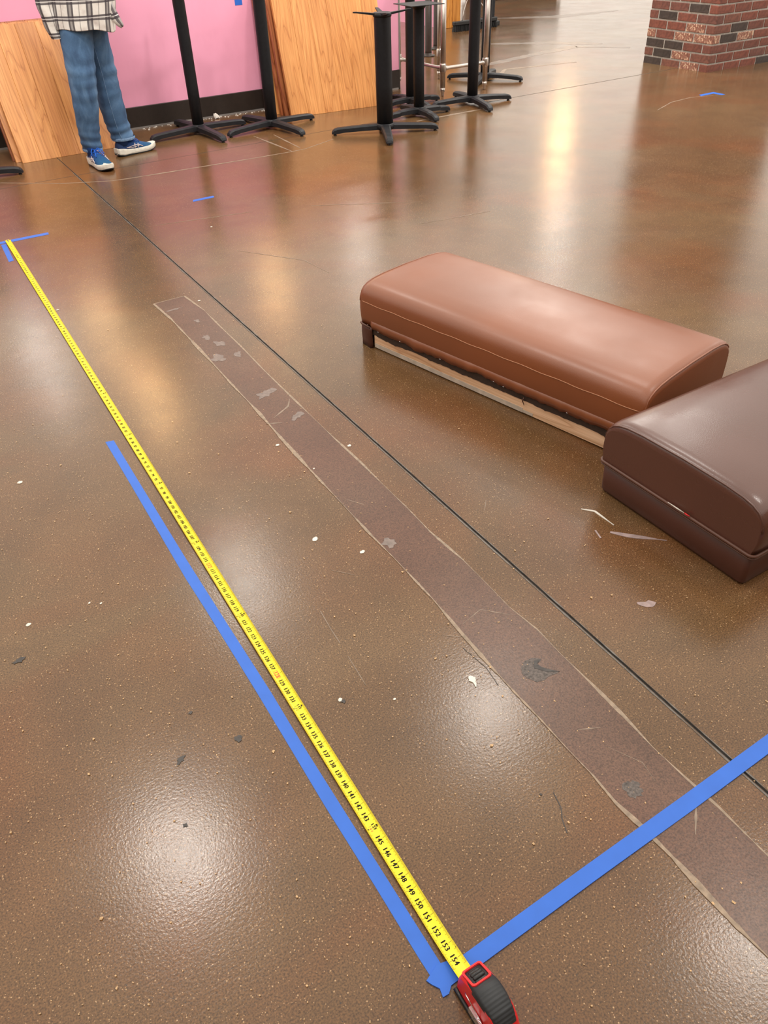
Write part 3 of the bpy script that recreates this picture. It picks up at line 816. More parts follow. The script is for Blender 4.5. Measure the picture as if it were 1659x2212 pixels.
for k, (dx, h) in enumerate(((-.008, .002), (-.001, .0045), (.006, .0055), (.0115, .003))):
    q = c + t * dx
    mb.tube([(X0 + q.x + n_.x * (h - .002), y, q.z + n_.z * (h - .002)) for y in (-.0095, -.008, .008, .0095)], [.002, .0035, .0035, .002], 8)
mb.build('lock_button', M_BLACKPL, btn)
# seam and belt clip on the side facing left
yl = -CTH / 2
mb = MB()
wp_ = [(.030, .050), (.036, .060), (.044, .060), (.052, .046), (.062, .030), (.060, .020)]
mb.tube([(X0 + a, yl - .004 - .004 * math.sin(i), b_) for i, (a, b_) in enumerate(wp_)], .0009, 6)
mb.tube([(X0 + a, yl - .006, b_) for a, b_ in ((.052, .012), (.060, .034), (.070, .044), (.080, .040), (.086, .022), (.082, .010))], .0010, 6)
mb.box(X0 + .042, X0 + .068, yl - .006, yl - .0015, .012, .030)
mb.build('belt_clip', M_CHROME, tm)
MB().tube([(X0 + a, yl - .002, b_) for a, b_ in ((.004, .006), (.02, .004), (.05, .003), (.09, .004), (.104, .012))], .004, 6).build('side_bumper', M_BLACKPL, tm)
MB().tube([(X0 + a, CTH / 2 + .002, b_) for a, b_ in ((.004, .006), (.02, .004), (.05, .003), (.09, .004), (.104, .012))], .004, 6).build('side_bumper', M_BLACKPL, tm)

# ------------------------------------------------------------------ benches
PROF = [(0, .082), (-.004, .108), (-.006, .14), (-.005, .168), (-.002, .190), (.005, .206), (.016, .218), (.034, .227), (.060, .233), (.110, .2375)]
def bench(name, loc, ang, Ln, Dp, label, m_top, m_base, torn, hb=.080):
    root = empty(name, (loc[0], loc[1], 0), ang, label, 'bench')
    P_ = [(0, hb + .002), (-.004, hb + .026)] + PROF[2:]
    prof = P_ + [(Dp / 2, .240)] + [(Dp - y, z) for y, z in reversed(P_)]
    # cushion: sections along the length, rounded at both ends
    mb = MB(); secs = []
    ends = [(0, .0), (.0015, .35), (.005, .62), (.011, .82), (.02, .94), (.033, 1.0)]
    xs_ = [(x, k) for x, k in ends] + [(Ln * f, 1.0) for f in (.1, .2, .3, .4, .5, .6, .7, .8, .9)] + [(Ln - x, k) for x, k in reversed(ends)]
    for x, k in xs_:
        ring = []
        for (y, z) in prof:
            dip = .026 * (1 - k) * (max(0, z - .16) / .08)
            pin = .007 * (1 - k) * (1 if y < Dp / 2 else -1) * min(1, abs(y - Dp / 2) / (Dp / 2)) 
            bulge = .003 * math.sin(PI * x / Ln) * (max(0, z - .2) / .04)
            ring.append((x, y + pin, z - dip + bulge))
        secs.append(ring)
    mb.loft(secs, closed=True, smooth=True)
    cushion = mb.build('cushion', m_top, root)
    # crease seams
    for side in (0, 1):
        y = -.0058 if side == 0 else Dp + .0058
        MB().tube([(Ln * k / 40, y + (.006 if k in (0, 40) else 0) * (1 if side == 0 else -1), .167 + .0012 * math.sin(k * 1.3)) for k in range(41)], .0011, 6).build('seam', M_THREAD if torn else m_base, cushion)
    for xe in (.004, Ln - .004):
        idx = [i for i in range(3, len(prof) - 3)]
        MB().tube([(xe, prof[i][0] + (.004 if prof[i][0] < Dp / 2 else -.004), prof[i][1] - (.0075 if prof[i][1] > .17 else .002)) for i in idx], .0028, 8).build('end_piping', m_top, cushion)
    # end panels bulge a little
    # base
    def rrect(x0, x1, y0, y1, r, z, n=5):
        out = []
        for cx_, cy_, a0 in ((x1 - r, y1 - r, 0), (x0 + r, y1 - r, PI / 2), (x0 + r, y0 + r, PI), (x1 - r, y0 + r, 1.5 * PI)):
            for k in range(n): a = a0 + PI / 2 * k / (n - 1); out.append((cx_ + r * math.cos(a), cy_ + r * math.sin(a), z))
        return out
    ins = .006
    y0b = ins + (.016 if torn else 0)
    mb = MB().loft([rrect(ins + .004, Ln - ins - .004, y0b + .003, Dp - ins - .004, .012, .003), rrect(ins, Ln - ins, y0b, Dp - ins, .012, .012), rrect(ins - .002, Ln - ins + .002, y0b, Dp - ins + .002, .012, hb + .004)], smooth=True)
    mb.build('base', m_base, root)
    MB().box(.03, Ln - .03, y0b + .02, Dp - .03, 0, .0035).build('underside', M_DARKFAB, root)
    pr = rrect(-.003, Ln + .003, -.003, Dp + .003, .014, hb + .002)
    if not torn:
        MB().tube(pr, .0042, 8, True).build('piping', M_PIPE, root)
        MB().tube([(p[0] * .998 + .001, p[1], p[2] - .0085) for p in pr], .0022, 6, True).build('piping', M_PIPE, root)
    else:
        # welt survives on three sides and a short flap of the front-left corner
        n = len(pr)
        seq = [(Ln - .0, Dp + .003, hb), (.011, Dp + .003, hb), (-.001, Dp - .01, hb), (-.003, Dp * .5, hb), (-.003, .012, hb), (.001, .001, hb), (.012, -.004, hb), (.055, -.005, hb - .003)]
        MB().tube(seq, .0042, 8).build('piping', M_PIPE, root)
        MB().tube([(Ln + .003, .02, hb), (Ln + .003, Dp * .5, hb), (Ln + .003, Dp - .01, hb), (Ln - .01, Dp + .003, hb)], .0042, 8).build('piping', M_PIPE, root)
        # loose corner flap
        mb = MB()
        fl = [[(x, y - .0035 + .001 * math.sin(z * 90), z) for x, y in ((.004, .03), (.0035, .010), (.010, .0015), (.03, .0), (.055, -.001 - .006 * (.08 - z) / .08), (.063, .001))] for z in (.002, .02, .045, .066, .079)]
        mb.loft(fl, closed=False, cap0=False, cap1=False)
        f = mb.build('corner_flap', m_base, root)
        sm = f.modifiers.new('thickness', 'SOLIDIFY'); sm.thickness = .0025; sm.offset = 1
        # bare timber rail
        rail = MB().cbox(.066, Ln - .004, .002, .020, .004, .0530, .0015).build('wooden_rail', M_PINE, root)
        MB().box(.07, .74, .0008, .004, .005, .021).build('painted_strip', M_PLASTERWOOD, rail)
        MB().box(.74, .78, .0012, .004, .006, .016).build('painted_strip', M_PLASTERWOOD, rail)
        # dark underlay showing between timber and torn vinyl
        rr_ = random.Random(11); A = []; B = []; C_ = []
        nn_ = 120
        for k in range(nn_ + 1):
            x = .058 + (Ln - .064) * k / nn_
            A.append((x, .000, .098)); 
            B.append((x, -.0002 + .001 * mnoise.noise(Vector((x * 30, 3, 0))), .048 + .007 * mnoise.noise(Vector((x * 9, 1, 0))) + .004 * mnoise.noise(Vector((x * 60, 8, 0)))))
        mb = MB(); mb.add(A + B, [(k, nn_ + 1 + k, nn_ + 2 + k, k + 1) for k in range(nn_)])
        mb.build('torn_underlay', M_DARKFAB, root)
        A, B, B2 = [], [], []
        for k in range(nn_ + 1):
            x = .058 + (Ln - .062) * k / nn_
            h = .071 + .009 * mnoise.noise(Vector((x * 8, 5, 0))) + .005 * mnoise.noise(Vector((x * 55, 2, 0)))
            if .25 < x < .32: h -= .006 * math.sin(PI * (x - .25) / .07)
            o = .000 + .006 * max(0, mnoise.noise(Vector((x * 20, 9, 0))))
            A.append((x, -.0015, .108)); B.append((x, -.0052 - o * .3, (h + .105) / 2)); B2.append((x, -.0036 - o, h))
        mb = MB().loft([A, B, B2], closed=False, cap0=False, cap1=False)
        f = mb.build('torn_edge', m_top, root)
        sm = f.modifiers.new('thickness', 'SOLIDIFY'); sm.thickness = .0015; sm.offset = 0
        for x, dz in ((.09, 0), (.20, .0), (.39, -.002), (.62, 0), (.66, -.003), (.90, 0)):
            MB().tube([(x, -.0045, .074 + dz), (x + .004, -.006, .073 + dz), (x + .008, -.0045, .072 + dz)], .0007, 5).build('staple', M_CHROME, root)
        MB().tube([(.745, -.003, .062), (.742, -.006, .050), (.748, -.004, .036)], [.002, .002, .001], 6).build('loose_strip', M_BROWNB, root)
    return root
b1ang = math.atan2(-.977, .213)
b1 = bench('bench_seat', (1.291, 2.3225), b1ang, 1.145, .46, 'chestnut vinyl bench seat with torn cover showing a bare wooden rail', M_TAN, M_BROWNB, True)
b2dir = Vector((.99999, .0045))
b2 = bench('bench_seat', (1.3625, .706), math.atan2(b2dir.y, b2dir.x), 1.20, .473, 'dark brown vinyl bench seat with piped base, cut by the right edge', M_BROWN, M_BROWNB, False, .098)
MB().tube([(-.0072, .24, .1065), (-.0078, .21, .1065), (-.0075, .19, .1065)], [.0008, .0018, .0008], 6).build('split_seam', M_PAINT, b2)
MB().tube([(-.0072, .19, .1065), (-.0080, .182, .1065), (-.0072, .172, .1065)], [.0008, .0022, .0008], 6).build('split_seam', M_RED, b2)

# ------------------------------------------------------------------ black table bases
def leg_mesh(R, key={}):
    if R in key: return key[R]
    st = [(.0, .062, .026, .034), (.06, .061, .026, .034), (.16, .056, .023, .029), (R - .09, .050, .018, .026), (R - .045, .047, .012, .025), (R - .02, .041, .011, .024), (R - .006, .030, .010, .021), (R, .018, .010, .014)]
    rings = []
    for r, zt, zb, w_ in st:
        c_ = min(.008, (zt - zb) * .45)
        rings.append([(r, -w_, zb), (r, -w_, zt - c_), (r, -w_ * .6, zt), (r, w_ * .6, zt), (r, w_, zt - c_), (r, w_, zb)])
    mb = MB().loft(rings, smooth=False)
    me = mb.mesh('leg'); bm = bmesh.new(); bm.from_mesh(me); bmesh.ops.recalc_face_normals(bm, faces=bm.faces[:]); bm.to_mesh(me); bm.free()
    me.materials.append(M_IRON2)
    g = MB().lathe((R - .022, 0), [(.011, .0), (.012, .003), (.008, .006), (.008, .014)], 12)
    gm = g.mesh('glide'); gm.materials.append(M_BLACKPL)
    key[R] = (me, gm)
    return key[R]
def table_base(loc, ang, R, r, H, label, top='spider', rtop=None):
    t = empty('table_base', (loc[0], loc[1], 0), ang, label, 'table base', 'black X-foot table bases by the wall')
    lm, gm = leg_mesh(R)
    for k in range(4):
        l = link_mesh('leg', lm, t, None, k * PI / 2)
        link_mesh('glide', gm, l)
    MB().lathe((0, 0), [(.03, .012), (.045, .02), (r + .012, .040), (r + .010, .058), (r + .003, .064)], 24).build('hub', M_IRON2, t)
    rt_ = rtop or r
    MB().lathe((0, 0), [(r, .05), (r, .3), (rt_, H - .02), (rt_, H)], 28).build('column', M_IRON, t)
    if top == 'spider':
        for k in range(4):
            L_ = .19
            rings = []
            for x, z, w_, th in ((.0, 0, .03, .018), (.05, .0, .026, .016), (.06, .004, .016, .012), (L_ - .02, .020, .010, .008), (L_, .021, .009, .007)):
                rings.append([(x, -w_, H + z - .006), (x, -w_, H + z + th - .006), (x, w_, H + z + th - .006), (x, w_, H + z - .006)])
            o = MB().loft(rings, smooth=False).build('bracket_arm', M_IRON, t); o.rotation_euler = (0, 0, k * PI / 2 + .12)
        MB().lathe((0, 0), [(rt_ + .004, H - .012), (rt_ + .006, H), (rt_, H + .012)], 24).build('top_collar', M_IRON, t)
    else:
        MB().lathe((0, 0), [(rt_, H - .03), (rt_ + .012, H - .012), (rt_ + .03, H - .004)], 24).build('top_collar', M_IRON, t)
        mb = MB()
        a = .13
        mb.loft([[(x * a * k, y * a * k, H + z) for x, y in ((-1, -1), (1, -1), (1, 1), (-1, 1))] for k, z in ((.86, -.004), (1.0, -.002), (1.0, .002), (.86, .003))], smooth=False)
        mb.build('top_plate', M_IRON, t)
    return t
R_ = math.radians
table_base((2.035, 5.89), R_(6), .375, .0395, .86, 'tall black X-foot table base nearest the person in blue shoes')
table_base((2.52, 5.70), R_(10), .375, .0415, .84, 'tall black X-foot table base standing before the leaning tabletop stack')
table_base((3.085, 5.06), R_(-27), .372, .0555, .70, 'short thick black table base with bare bracket arms on top')
table_base((3.56, 5.35), R_(-4), .265, .0385, .705, 'black table base with flat square top plate', 'plate')
table_base((3.725, 5.715), R_(0), .27, .036, .72, 'black table base half hidden behind the square plate one')
table_base((4.11, 5.43), R_(-12), .335, .041, .80, 'tall black table base in front of the steel tube frame')
table_base((4.79, 6.16), R_(-52), .34, .038, .80, 'rearmost black table base behind the steel tube frame')
table_base((.42, 5.66), R_(-12), .345, .040, .80, 'black table base mostly cut off at the left edge')
table_base((.36, 6.06), R_(0), .26, .038, .72, 'black table base at the left edge, behind the other cut off one', 'plate')


# ------------------------------------------------------------------ leaning tabletops
def board(loc, ang, lean, W, H, n, label, group, mat, Tk=.030, flip=False):
    """bottom edge at loc, leaning back by lean; planks run along the height"""
    t = empty('wooden_tabletop', (loc[0], loc[1], 0), ang, label, 'tabletop', group)
    t.rotation_euler = (-lean, 0, ang)
    pw = W / n
    for k in range(n):
        x0 = -W / 2 + k * pw
        o = MB().cbox(0, pw - .0006, 0, Tk, Tk * math.sin(lean) * 0 , H, .0016).build('plank', mat, t)
        o.location = (x0, 0, 0)
    return t
g1 = 'oak tabletops leaning behind the person'
ln1 = R_(25.6)
board((1.118, 5.862), R_(2), ln1, .625, .81, 5, 'front oak plank tabletop leaning behind the person', g1, M_OAK)
board((1.085, 5.908), R_(2), R_(25.0), .625, .81, 5, 'middle oak tabletop leaning behind the person, only its edge showing', g1, M_OAK)
board((1.075, 5.955), R_(2), R_(24.2), .625, .81, 5, 'rear oak tabletop against the wall behind the person', g1, M_CHERRY)
g2 = 'tabletops leaning on the pink wall by the black bases'
board((3.205, 5.885), R_(-5), R_(15.5), .84, .80, 6, 'front oak plank tabletop leaning on the pink wall by the black bases', g2, M_OAK)
for k, (x, y, ln, lab, mt_) in enumerate([(3.17, 5.965, 14.5, 'second reddish tabletop right behind the large front oak one', M_CHERRY), (3.16, 6.02, 13.5, 'third tabletop in the stack, dark reddish edge showing', M_CHERRY), (3.145, 6.075, 12.5, 'fourth tabletop in the stack, amber edge showing', M_OAK), (3.13, 6.13, 11.5, 'rearmost tabletop of the stack against the pink wall', M_CHERRY)]):
    board((x, y), R_(-3), R_(ln), .80, .80, 6, lab, g2, mt_)

# ------------------------------------------------------------------ steel tube frame
rk = empty('steel_work_table', (4.11, 5.83, 0), 0, 'stainless steel work table frame with tube legs and low cross rails', 'table')
WXr, WYr = .425, .66
for x in (0, WXr):
    for y in (0, WYr):
        l = MB().lathe((x, y), [(.021, .06), (.021, .86)], 16).build('leg', M_STEEL, rk)
        MB().lathe((x, y), [(.009, 0), (.012, .012), (.012, .028), (.018, .034), (.0212, .062)], 14).build('foot', M_STEEL, l)
        MB().lathe((x, y), [(.0225, .17), (.026, .18), (.026, .225), (.0225, .235)], 16).build('clamp', M_STEEL, l)
for a, b_ in (((0, 0, .2), (WXr, 0, .2)), ((0, 0, .2), (0, WYr, .2))):
    A, B = Vector(a), Vector(b_)
    MB().tube([A, A.lerp(B, .07), A.lerp(B, .12), A.lerp(B, .88), A.lerp(B, .93), B], [.018, .018, .0135, .0135, .018, .018], 12).build('rail', M_STEEL, rk)
MB().cbox(-.05, WXr + .05, -.05, WYr + .05, .86, .90, .004).build('steel_top', M_STEEL, rk)

# ------------------------------------------------------------------ far posts under a counter
ct = empty('bar_counter', (5.18, 7.61, 0), math.atan2(.33, .33), 'far counter on two dark bronze floor posts with round flanges', 'counter')
for x in (0, .462):
    p = MB().lathe((x, 0), [(.036, .012), (.034, .05), (.034, 1.02)], 18).build('post', M_BRONZE, ct)
    MB().lathe((x, 0), [(.068, 0), (.070, .006), (.064, .012), (.04, .016), (.037, .03)], 24).build('flange', M_BRONZE, p)
MB().cbox(-.3, .76, -.2, .2, 1.02, 1.06, .004).build('counter_top', M_CHERRY, ct)

# ------------------------------------------------------------------ push broom, black stand, far plinth
br = empty('push_broom', (6.74, 8.90, 0), R_(2), 'black push broom standing on the floor before the amber post', 'broom')
MB().cbox(-.33, .33, -.03, .03, .062, .105, .008).build('block', M_BLACKPL, br)
mb = MB(); rnd = random.Random(9)
for k in range(44):
    for r_ in range(4):
        x = -.315 + .63 * k / 43; y = -.02 + .0135 * r_
        tx = x + rnd.uniform(-.006, .006) + (x * .03); ty = y * 1.6 + rnd.uniform(-.004, .004)
        mb.loft([[(cx_ + s * math.cos(a), cy_ + s * math.sin(a), z) for a in (0, 2.1, 4.2)] for cx_, cy_, z, s in ((x, y, .064, .0045), (tx, ty, .002, .0085))], smooth=False)
set_props(mb.build('bristles', M_BRISTLE, br, fix=False), kind='stuff')
MB().tube([(0, .0, .10), (.10, .28, .70), (.16, .45, 1.06)], .0125, 10).build('handle', M_CHERRY, br)
MB().tube([(-.20, 0, .105), (-.16, .02, .20), (-.06, .09, .30), (.05, .14, .40)], .006, 8).build('brace', M_STEEL, br)
MB().tube([(.20, 0, .105), (.17, .03, .20), (.11, .10, .30), (.055, .14, .40)], .006, 8).build('brace', M_STEEL, br)
st = empty('black_stand', (7.065, 9.06, 0), R_(2), 'black square stand with a flared foot right of the broom', 'stand')
mb = MB()
mb.loft([[(x * a, y * a, z) for x, y in ((-1, -1), (1, -1), (1, 1), (-1, 1))] for a, z in ((.098, 0), (.10, .01), (.10, .045), (.075, .065), (.058, .09))], smooth=False).build('foot', M_BLACKPL, st)
MB().cbox(-.055, .055, -.055, .055, .08, 1.1, .006).build('post', M_IRON2, st)
MB().cbox(-.16, .16, -.16, .16, 1.1, 1.13, .006).build('cap', M_IRON2, st)
pb = empty('dark_booth', (9.0, 11.3, 0), 0, 'dark booth base at the far end, cut by the top edge', 'booth')
MB().cbox(-.12, 1.2, .02, .7, 0, .10, .004).build('toe_kick', M_BLACKPL, pb)
MB().cbox(-.16, 1.25, -.02, .75, .10, .48, .01).build('seat_box', M_IRON2, pb)
MB().cbox(-.16, 1.25, .60, .78, .48, 1.1, .01).build('backrest', M_IRON2, pb)

# ------------------------------------------------------------------ person
per = empty('person', (1.30, 5.58, 0), 0, 'person in plaid flannel shirt, faded jeans and blue running shoes by the tabletops', 'person')
OFF = Vector((1.30, 5.58, 0))
def L3(x, y, z): return Vector((x, y, z)) - OFF
def ring_pts(c, rx, ry, yaw, n=28, disp=None, tilt=(0, 0)):
    out = []
    for j in range(n):
        a = 2 * PI * j / n
        k = 1 + (disp(a, c) if disp else 0)
        x, y = rx * k * math.cos(a), ry * k * math.sin(a)
        px = c.x + x * math.cos(yaw) - y * math.sin(yaw); py = c.y + x * math.sin(yaw) + y * math.cos(yaw)
        out.append((px, py, c.z + tilt[0] * (px - c.x) + tilt[1] * (py - c.y)))
    return out
def smooth_path(keys, n):
    """keys: (x,y,z,rx,ry) -> catmull-rom interpolation"""
    out = []
    K = len(keys)
    for i in range(n):
        s = (K - 1) * i / (n - 1); k = min(K - 2, int(s)); t = s - k
        p = [keys[max(0, k - 1)], keys[k], keys[k + 1], keys[min(K - 1, k + 2)]]
        v = []
        for d in range(len(keys[0])):
            a, b_, c_, e = (q[d] for q in p)
            v.append(.5 * ((2 * b_) + (c_ - a) * t + (2 * a - 5 * b_ + 4 * c_ - e) * t * t + (3 * b_ - a - 3 * c_ + e) * t ** 3))
        out.append(v)
    return out
def jean_leg(mb, keys, seed, yaw):
    rings = []
    for x, y, z, rx, ry in smooth_path(keys, 60):
        def disp(a, c, z=z):
            f = .035 * mnoise.noise(Vector((math.cos(a) * 1.2 + seed, math.sin(a) * 1.2, z * 9)))
            knee = math.exp(-((z - .47) / .10) ** 2); hem = math.exp(-((z - .14) / .07) ** 2)
            f += .05 * knee * math.sin(z * 95 + 2.0 * math.cos(a + seed)) * (.5 + .5 * math.cos(a + 1.2))
            f += .06 * hem * math.sin(z * 120 + 1.6 * math.sin(a + seed))
            f += .02 * math.sin(z * 60 + 3 * math.cos(a * 1 + seed))
            return f
        rings.append(ring_pts(L3(x, y, z), rx, ry, yaw, 32, disp))
    mb.loft(rings, cap0=True, cap1=True)
RL = [(1.195, 5.535, .085, .058, .066), (1.193, 5.525, .13, .060, .066), (1.195, 5.51, .22, .066, .070), (1.208, 5.495, .34, .074, .078), (1.222, 5.492, .47, .080, .082), (1.236, 5.51, .58, .087, .089), (1.255, 5.53, .70, .096, .099), (1.27, 5.545, .80, .104, .108), (1.28, 5.55, .88, .11, .12)]
LL = [(1.428, 5.640, .098, .072, .066), (1.418, 5.642, .14, .072, .066), (1.405, 5.64, .22, .074, .070), (1.394, 5.630, .34, .078, .076), (1.387, 5.622, .47, .082, .080), (1.378, 5.612, .58, .087, .086), (1.366, 5.605, .70, .093, .095), (1.358, 5.602, .80, .10, .105), (1.35, 5.60, .88, .11, .12)]
mb = MB()
jean_leg(mb, RL, 1.7, .2); jean_leg(mb, LL, 4.1, 0)
mb.loft([ring_pts(L3(1.315, 5.575, z), a, b_, R_(-40), 32) for z, a, b_ in ((.765, .05, .06), (.79, .12, .11), (.84, .165, .135), (.92, .175, .14), (1.0, .16, .125))])
jeans = mb.build('jeans', M_DENIM, per)
for keys, yaw in ((RL, .2), (LL, 0)):
    x, y, z, rx, ry = keys[0]
    mb = MB(); mb.loft([ring_pts(L3(x, y, zz), rx * k, ry * k, yaw, 28) for zz, k in ((z - .004, 1.03), (z + .003, 1.06), (z + .010, 1.055), (z + .013, 1.03))], cap0=False, cap1=False)
    mb.build('hem', M_DENIMHEM, jeans)
# side seam stitching
mb = MB()
for keys, a0, sgn in ((RL, 2.6, 1), (LL, -1.9, 1)):
    pts = []
    for x, y, z, rx, ry in smooth_path(keys, 30)[1:24]:
        pts.append(L3(x + (rx + .0015) * math.cos(a0), y + (ry + .0015) * math.sin(a0), z))
    mb.tube(pts, .0016, 5)
mb.build('side_seam', M_DENIMHEM, jeans)

# shirt: lofted torso with UVs in metres so the plaid runs straight
def uv_loft(name, rings, mat, parent, vs_, closed=True):
    n = len(rings[0]); V = [tuple(p) for r in rings for p in r]
    F, UV = [], []
    per_ = [0]
    for j in range(n): per_.append(per_[-1] + (Vector(rings[0][(j + 1) % n]) - Vector(rings[0][j])).length)
    for i in range(len(rings) - 1):
        for j in range(n if closed else n - 1):
            k = (j + 1) % n
            F.append((i * n + j, i * n + k, (i + 1) * n + k, (i + 1) * n + j))
            UV += [(per_[j], vs_[i]), (per_[j + 1], vs_[i]), (per_[j + 1], vs_[i + 1]), (per_[j], vs_[i + 1])]
    me = bpy.data.meshes.new(name); me.from_pydata(V, [], F)
    ul = me.uv_layers.new(name='UVMap')
    for d, uvv in zip(ul.data, UV): d.uv = uvv
    me.polygons.foreach_set('use_smooth', [True] * len(F)); me.update()
    me.materials.append(mat)
    o = bpy.data.objects.new(name, me); COL.objects.link(o)
    if parent: o.parent = parent
    return o
CA = R_(-30.3)      # across the view
keys = [(1.318, 5.545, .730, .182, .150), (1.322, 5.545, .78, .186, .152), (1.335, 5.54, .87, .192, .155), (1.345, 5.535, .98, .190, .150), (1.352, 5.53, 1.10, .188, .142), (1.358, 5.53, 1.22, .196, .142), (1.36, 5.53, 1.33, .205, .135), (1.36, 5.535, 1.40, .185, .115), (1.36, 5.54, 1.44, .12, .09), (1.36, 5.545, 1.47, .070, .068)]
rings = []; vsx = []
for i, (x, y, z, rx, ry) in enumerate(smooth_path(keys, 60)):
    def disp(a, c, z=z):
        lo = max(0, 1 - (z - .73) / .3)
        return .018 * math.sin(6 * a + z * 14) * lo + .012 * mnoise.noise(Vector((math.cos(a) * 2, math.sin(a) * 2, z * 8)))
    r = ring_pts(L3(x, y, z), rx, ry, CA, 48, disp)
    if z < .80:
        lo = 1 - (z - .73) / .07
        r = [(p[0], p[1], p[2] - .012 * lo * math.cos(2 * 2 * PI * j / 48 + .4) + .006 * lo * math.sin(5 * 2 * PI * j / 48)) for j, p in enumerate(r)]
    rings.append(r); vsx.append(z)
shirt = uv_loft('shirt', rings, M_PLAID, per, vsx)
shirt.modifiers.new('thickness', 'SOLIDIFY').thickness = .003
def sleeve(keys, name):
    rings = []; vv = []; acc = 0; prev = None
    for x, y, z, rx, ry in smooth_path(keys, 40):
        c = L3(x, y, z)
        if prev is not None: acc += (c - prev).length
        prev = c; vv.append(z)
        rings.append(ring_pts(c, rx, ry, CA, 24, lambda a, c, acc=acc: .05 * math.sin(acc * 60 + 2 * math.cos(a)) * (.4 + .6 * math.sin(a * .5)) + .03 * mnoise.noise(Vector((math.cos(a), math.sin(a), acc * 12)))))
    return uv_loft(name, rings, M_PLAID, shirt, vv)
sleeve([(1.15, 5.555, .695, .034, .036), (1.143, 5.56, .74, .040, .044), (1.137, 5.565, .80, .046, .050), (1.135, 5.57, .90, .052, .056), (1.15, 5.575, 1.05, .056, .06), (1.168, 5.58, 1.20, .062, .066), (1.185, 5.585, 1.32, .07, .075), (1.22, 5.58, 1.40, .07, .075)], 'sleeve')
sleeve([(1.52, 5.29, 1.10, .040, .042), (1.545, 5.33, 1.06, .046, .048), (1.57, 5.40, 1.04, .052, .055), (1.56, 5.46, 1.12, .056, .06), (1.54, 5.48, 1.25, .065, .068), (1.49, 5.49, 1.38, .07, .075)], 'sleeve')
# flared shirt tail at the front placket
mb = []
for x, y, z, w_ in ((1.455, 5.430, .90, .02), (1.468, 5.415, .84, .035), (1.480, 5.40, .79, .04), (1.494, 5.385, .755, .026), (1.500, 5.378, .742, .012)):
    mb.append([L3(x - w_ * .86, y + w_ * .5, z - .01), L3(x, y - .006, z), L3(x + w_ * .30, y - w_ * .17, z + .004)])
fl = uv_loft('shirt_tail', mb, M_PLAID, shirt, [.90, .84, .79, .755, .742], closed=False)
fl.modifiers.new('thickness', 'SOLIDIFY').thickness = .003

# shoes
def shoe(name, heel, toe, foot_side):
    hx, hy = heel; a = math.atan2(toe[1] - hy, toe[0] - hx); Ls = math.dist(heel, toe)
    k = Ls / .29
    root_loc = Vector((hx, hy, 0)) - OFF
    st_ = [(.0, .018, .045), (.006, .030, .085), (.03, .036, .098), (.07, .037, .094), (.10, .038, .088), (.135, .041, .080), (.17, .045, .068), (.205, .047, .056), (.24, .043, .046), (.265, .034, .039), (.280, .020, .034), (.284, .008, .031)]
    rings = []
    for x, w_, h in st_:
        r = []
        for j in range(20):
            t = PI * j / 19
            cy_ = w_ * math.cos(t); sz = .026 + (h - .026) * (math.sin(t) ** .75 if math.sin(t) > 0 else 0)
            cy_ *= 1 - .18 * (math.sin(t) ** 2) * (1 if x < .14 else .3)
            r.append((x * k, cy_, sz))
        rings.append(r)
    upper_ = MB().loft(rings, closed=True, smooth=True).build(name, M_SHOE, per)
    upper_.location = root_loc; upper_.rotation_euler = (0, 0, a)
    def slab(lo, hi, grow, mat, nm, tr=0):
        R1, R2 = [], []
        outl = []
        W = [(-.008, .022), (.0, .034), (.03, .041), (.07, .041), (.11, .041), (.15, .046), (.19, .050), (.22, .050), (.25, .044), (.275, .030), (.288, .014)]
        outl = [(x, w_ * grow) for x, w_ in W] + [(x, -w_ * grow) for x, w_ in reversed(W)]
        def zt(x, z, top): 
            up_ = .016 * max(0, (x - .20) / .088) ** 1.6 + .010 * max(0, (.03 - x) / .038) ** 2
            if top: return z + up_ * .7 + .006 * math.sin(PI * min(1, max(0, x / .12))) + (.010 if x < .07 else 0)
            return z + up_
        levels = [(lo, .93, False), (lo + (hi - lo) * .35, 1.0, False), (lo + (hi - lo) * .7, 1.0, True), (hi, .95, True)]
        rr = [[(x * k, w_ * g, zt(x, z, tp)) for x, w_ in outl] for z, g, tp in levels]
        return MB().loft(rr, smooth=False).build(nm, mat, upper_)
    slab(.006, .034, 1.0, M_SOLE, 'midsole')
    slab(.0, .009, .96, M_OUTSOLE, 'outsole')
    # toe guard
    mb = MB()
    # laces
    mb = MB()
    for i in range(5):
        x = (.105 + .022 * i) * k; z = .088 - .0105 * i
        mb.tube([(x, -.024, z - .006), (x + .004, 0, z + .004), (x, .024, z - .006)], .0028, 6)
    for s in (-1, 1):
        mb.tube([(.100 * k, 0, .094), (.095 * k, s * .018, .104), (.115 * k, s * .034, .094), (.135 * k, s * .040, .074)], .0030, 6)
        mb.tube([(.100 * k, 0, .094), (.120 * k, s * .012, .100), (.150 * k, s * .022, .082), (.162 * k, s * .026, .068)], .0030, 6)
    mb.build('laces', M_LACE, upper_)
    # side stripes: two long curves and two crossing bars on both flanks
    mb = MB()
    for s in (-1, 1):
        def q(x, z): 
            w_ = .0385 if x < .11 else (.043 if x < .16 else .0455)
            tilt_ = (z - .03) / .05
            return (x * k, s * (w_ + .0025 - .010 * tilt_ * tilt_), z)
        mb.tube([q(.055, .050), q(.085, .052), (q(.115, .057)), q(.145, .055), q(.172, .042)], .0022, 5)
        mb.tube([q(.055, .050), q(.09, .045), q(.12, .046), q(.15, .050)], .0018, 5)
        mb.tube([q(.112, .036), q(.120, .068)], .0024, 5)
        mb.tube([q(.138, .034), q(.142, .064)], .0024, 5)
    mb.build('stripes', M_LOGO, upper_)
    MB().lathe((.05 * k, 0), [(.036, .06), (.040, .10), (.038, .14)], 16).build('collar', M_SHOE, upper_)
    return upper_
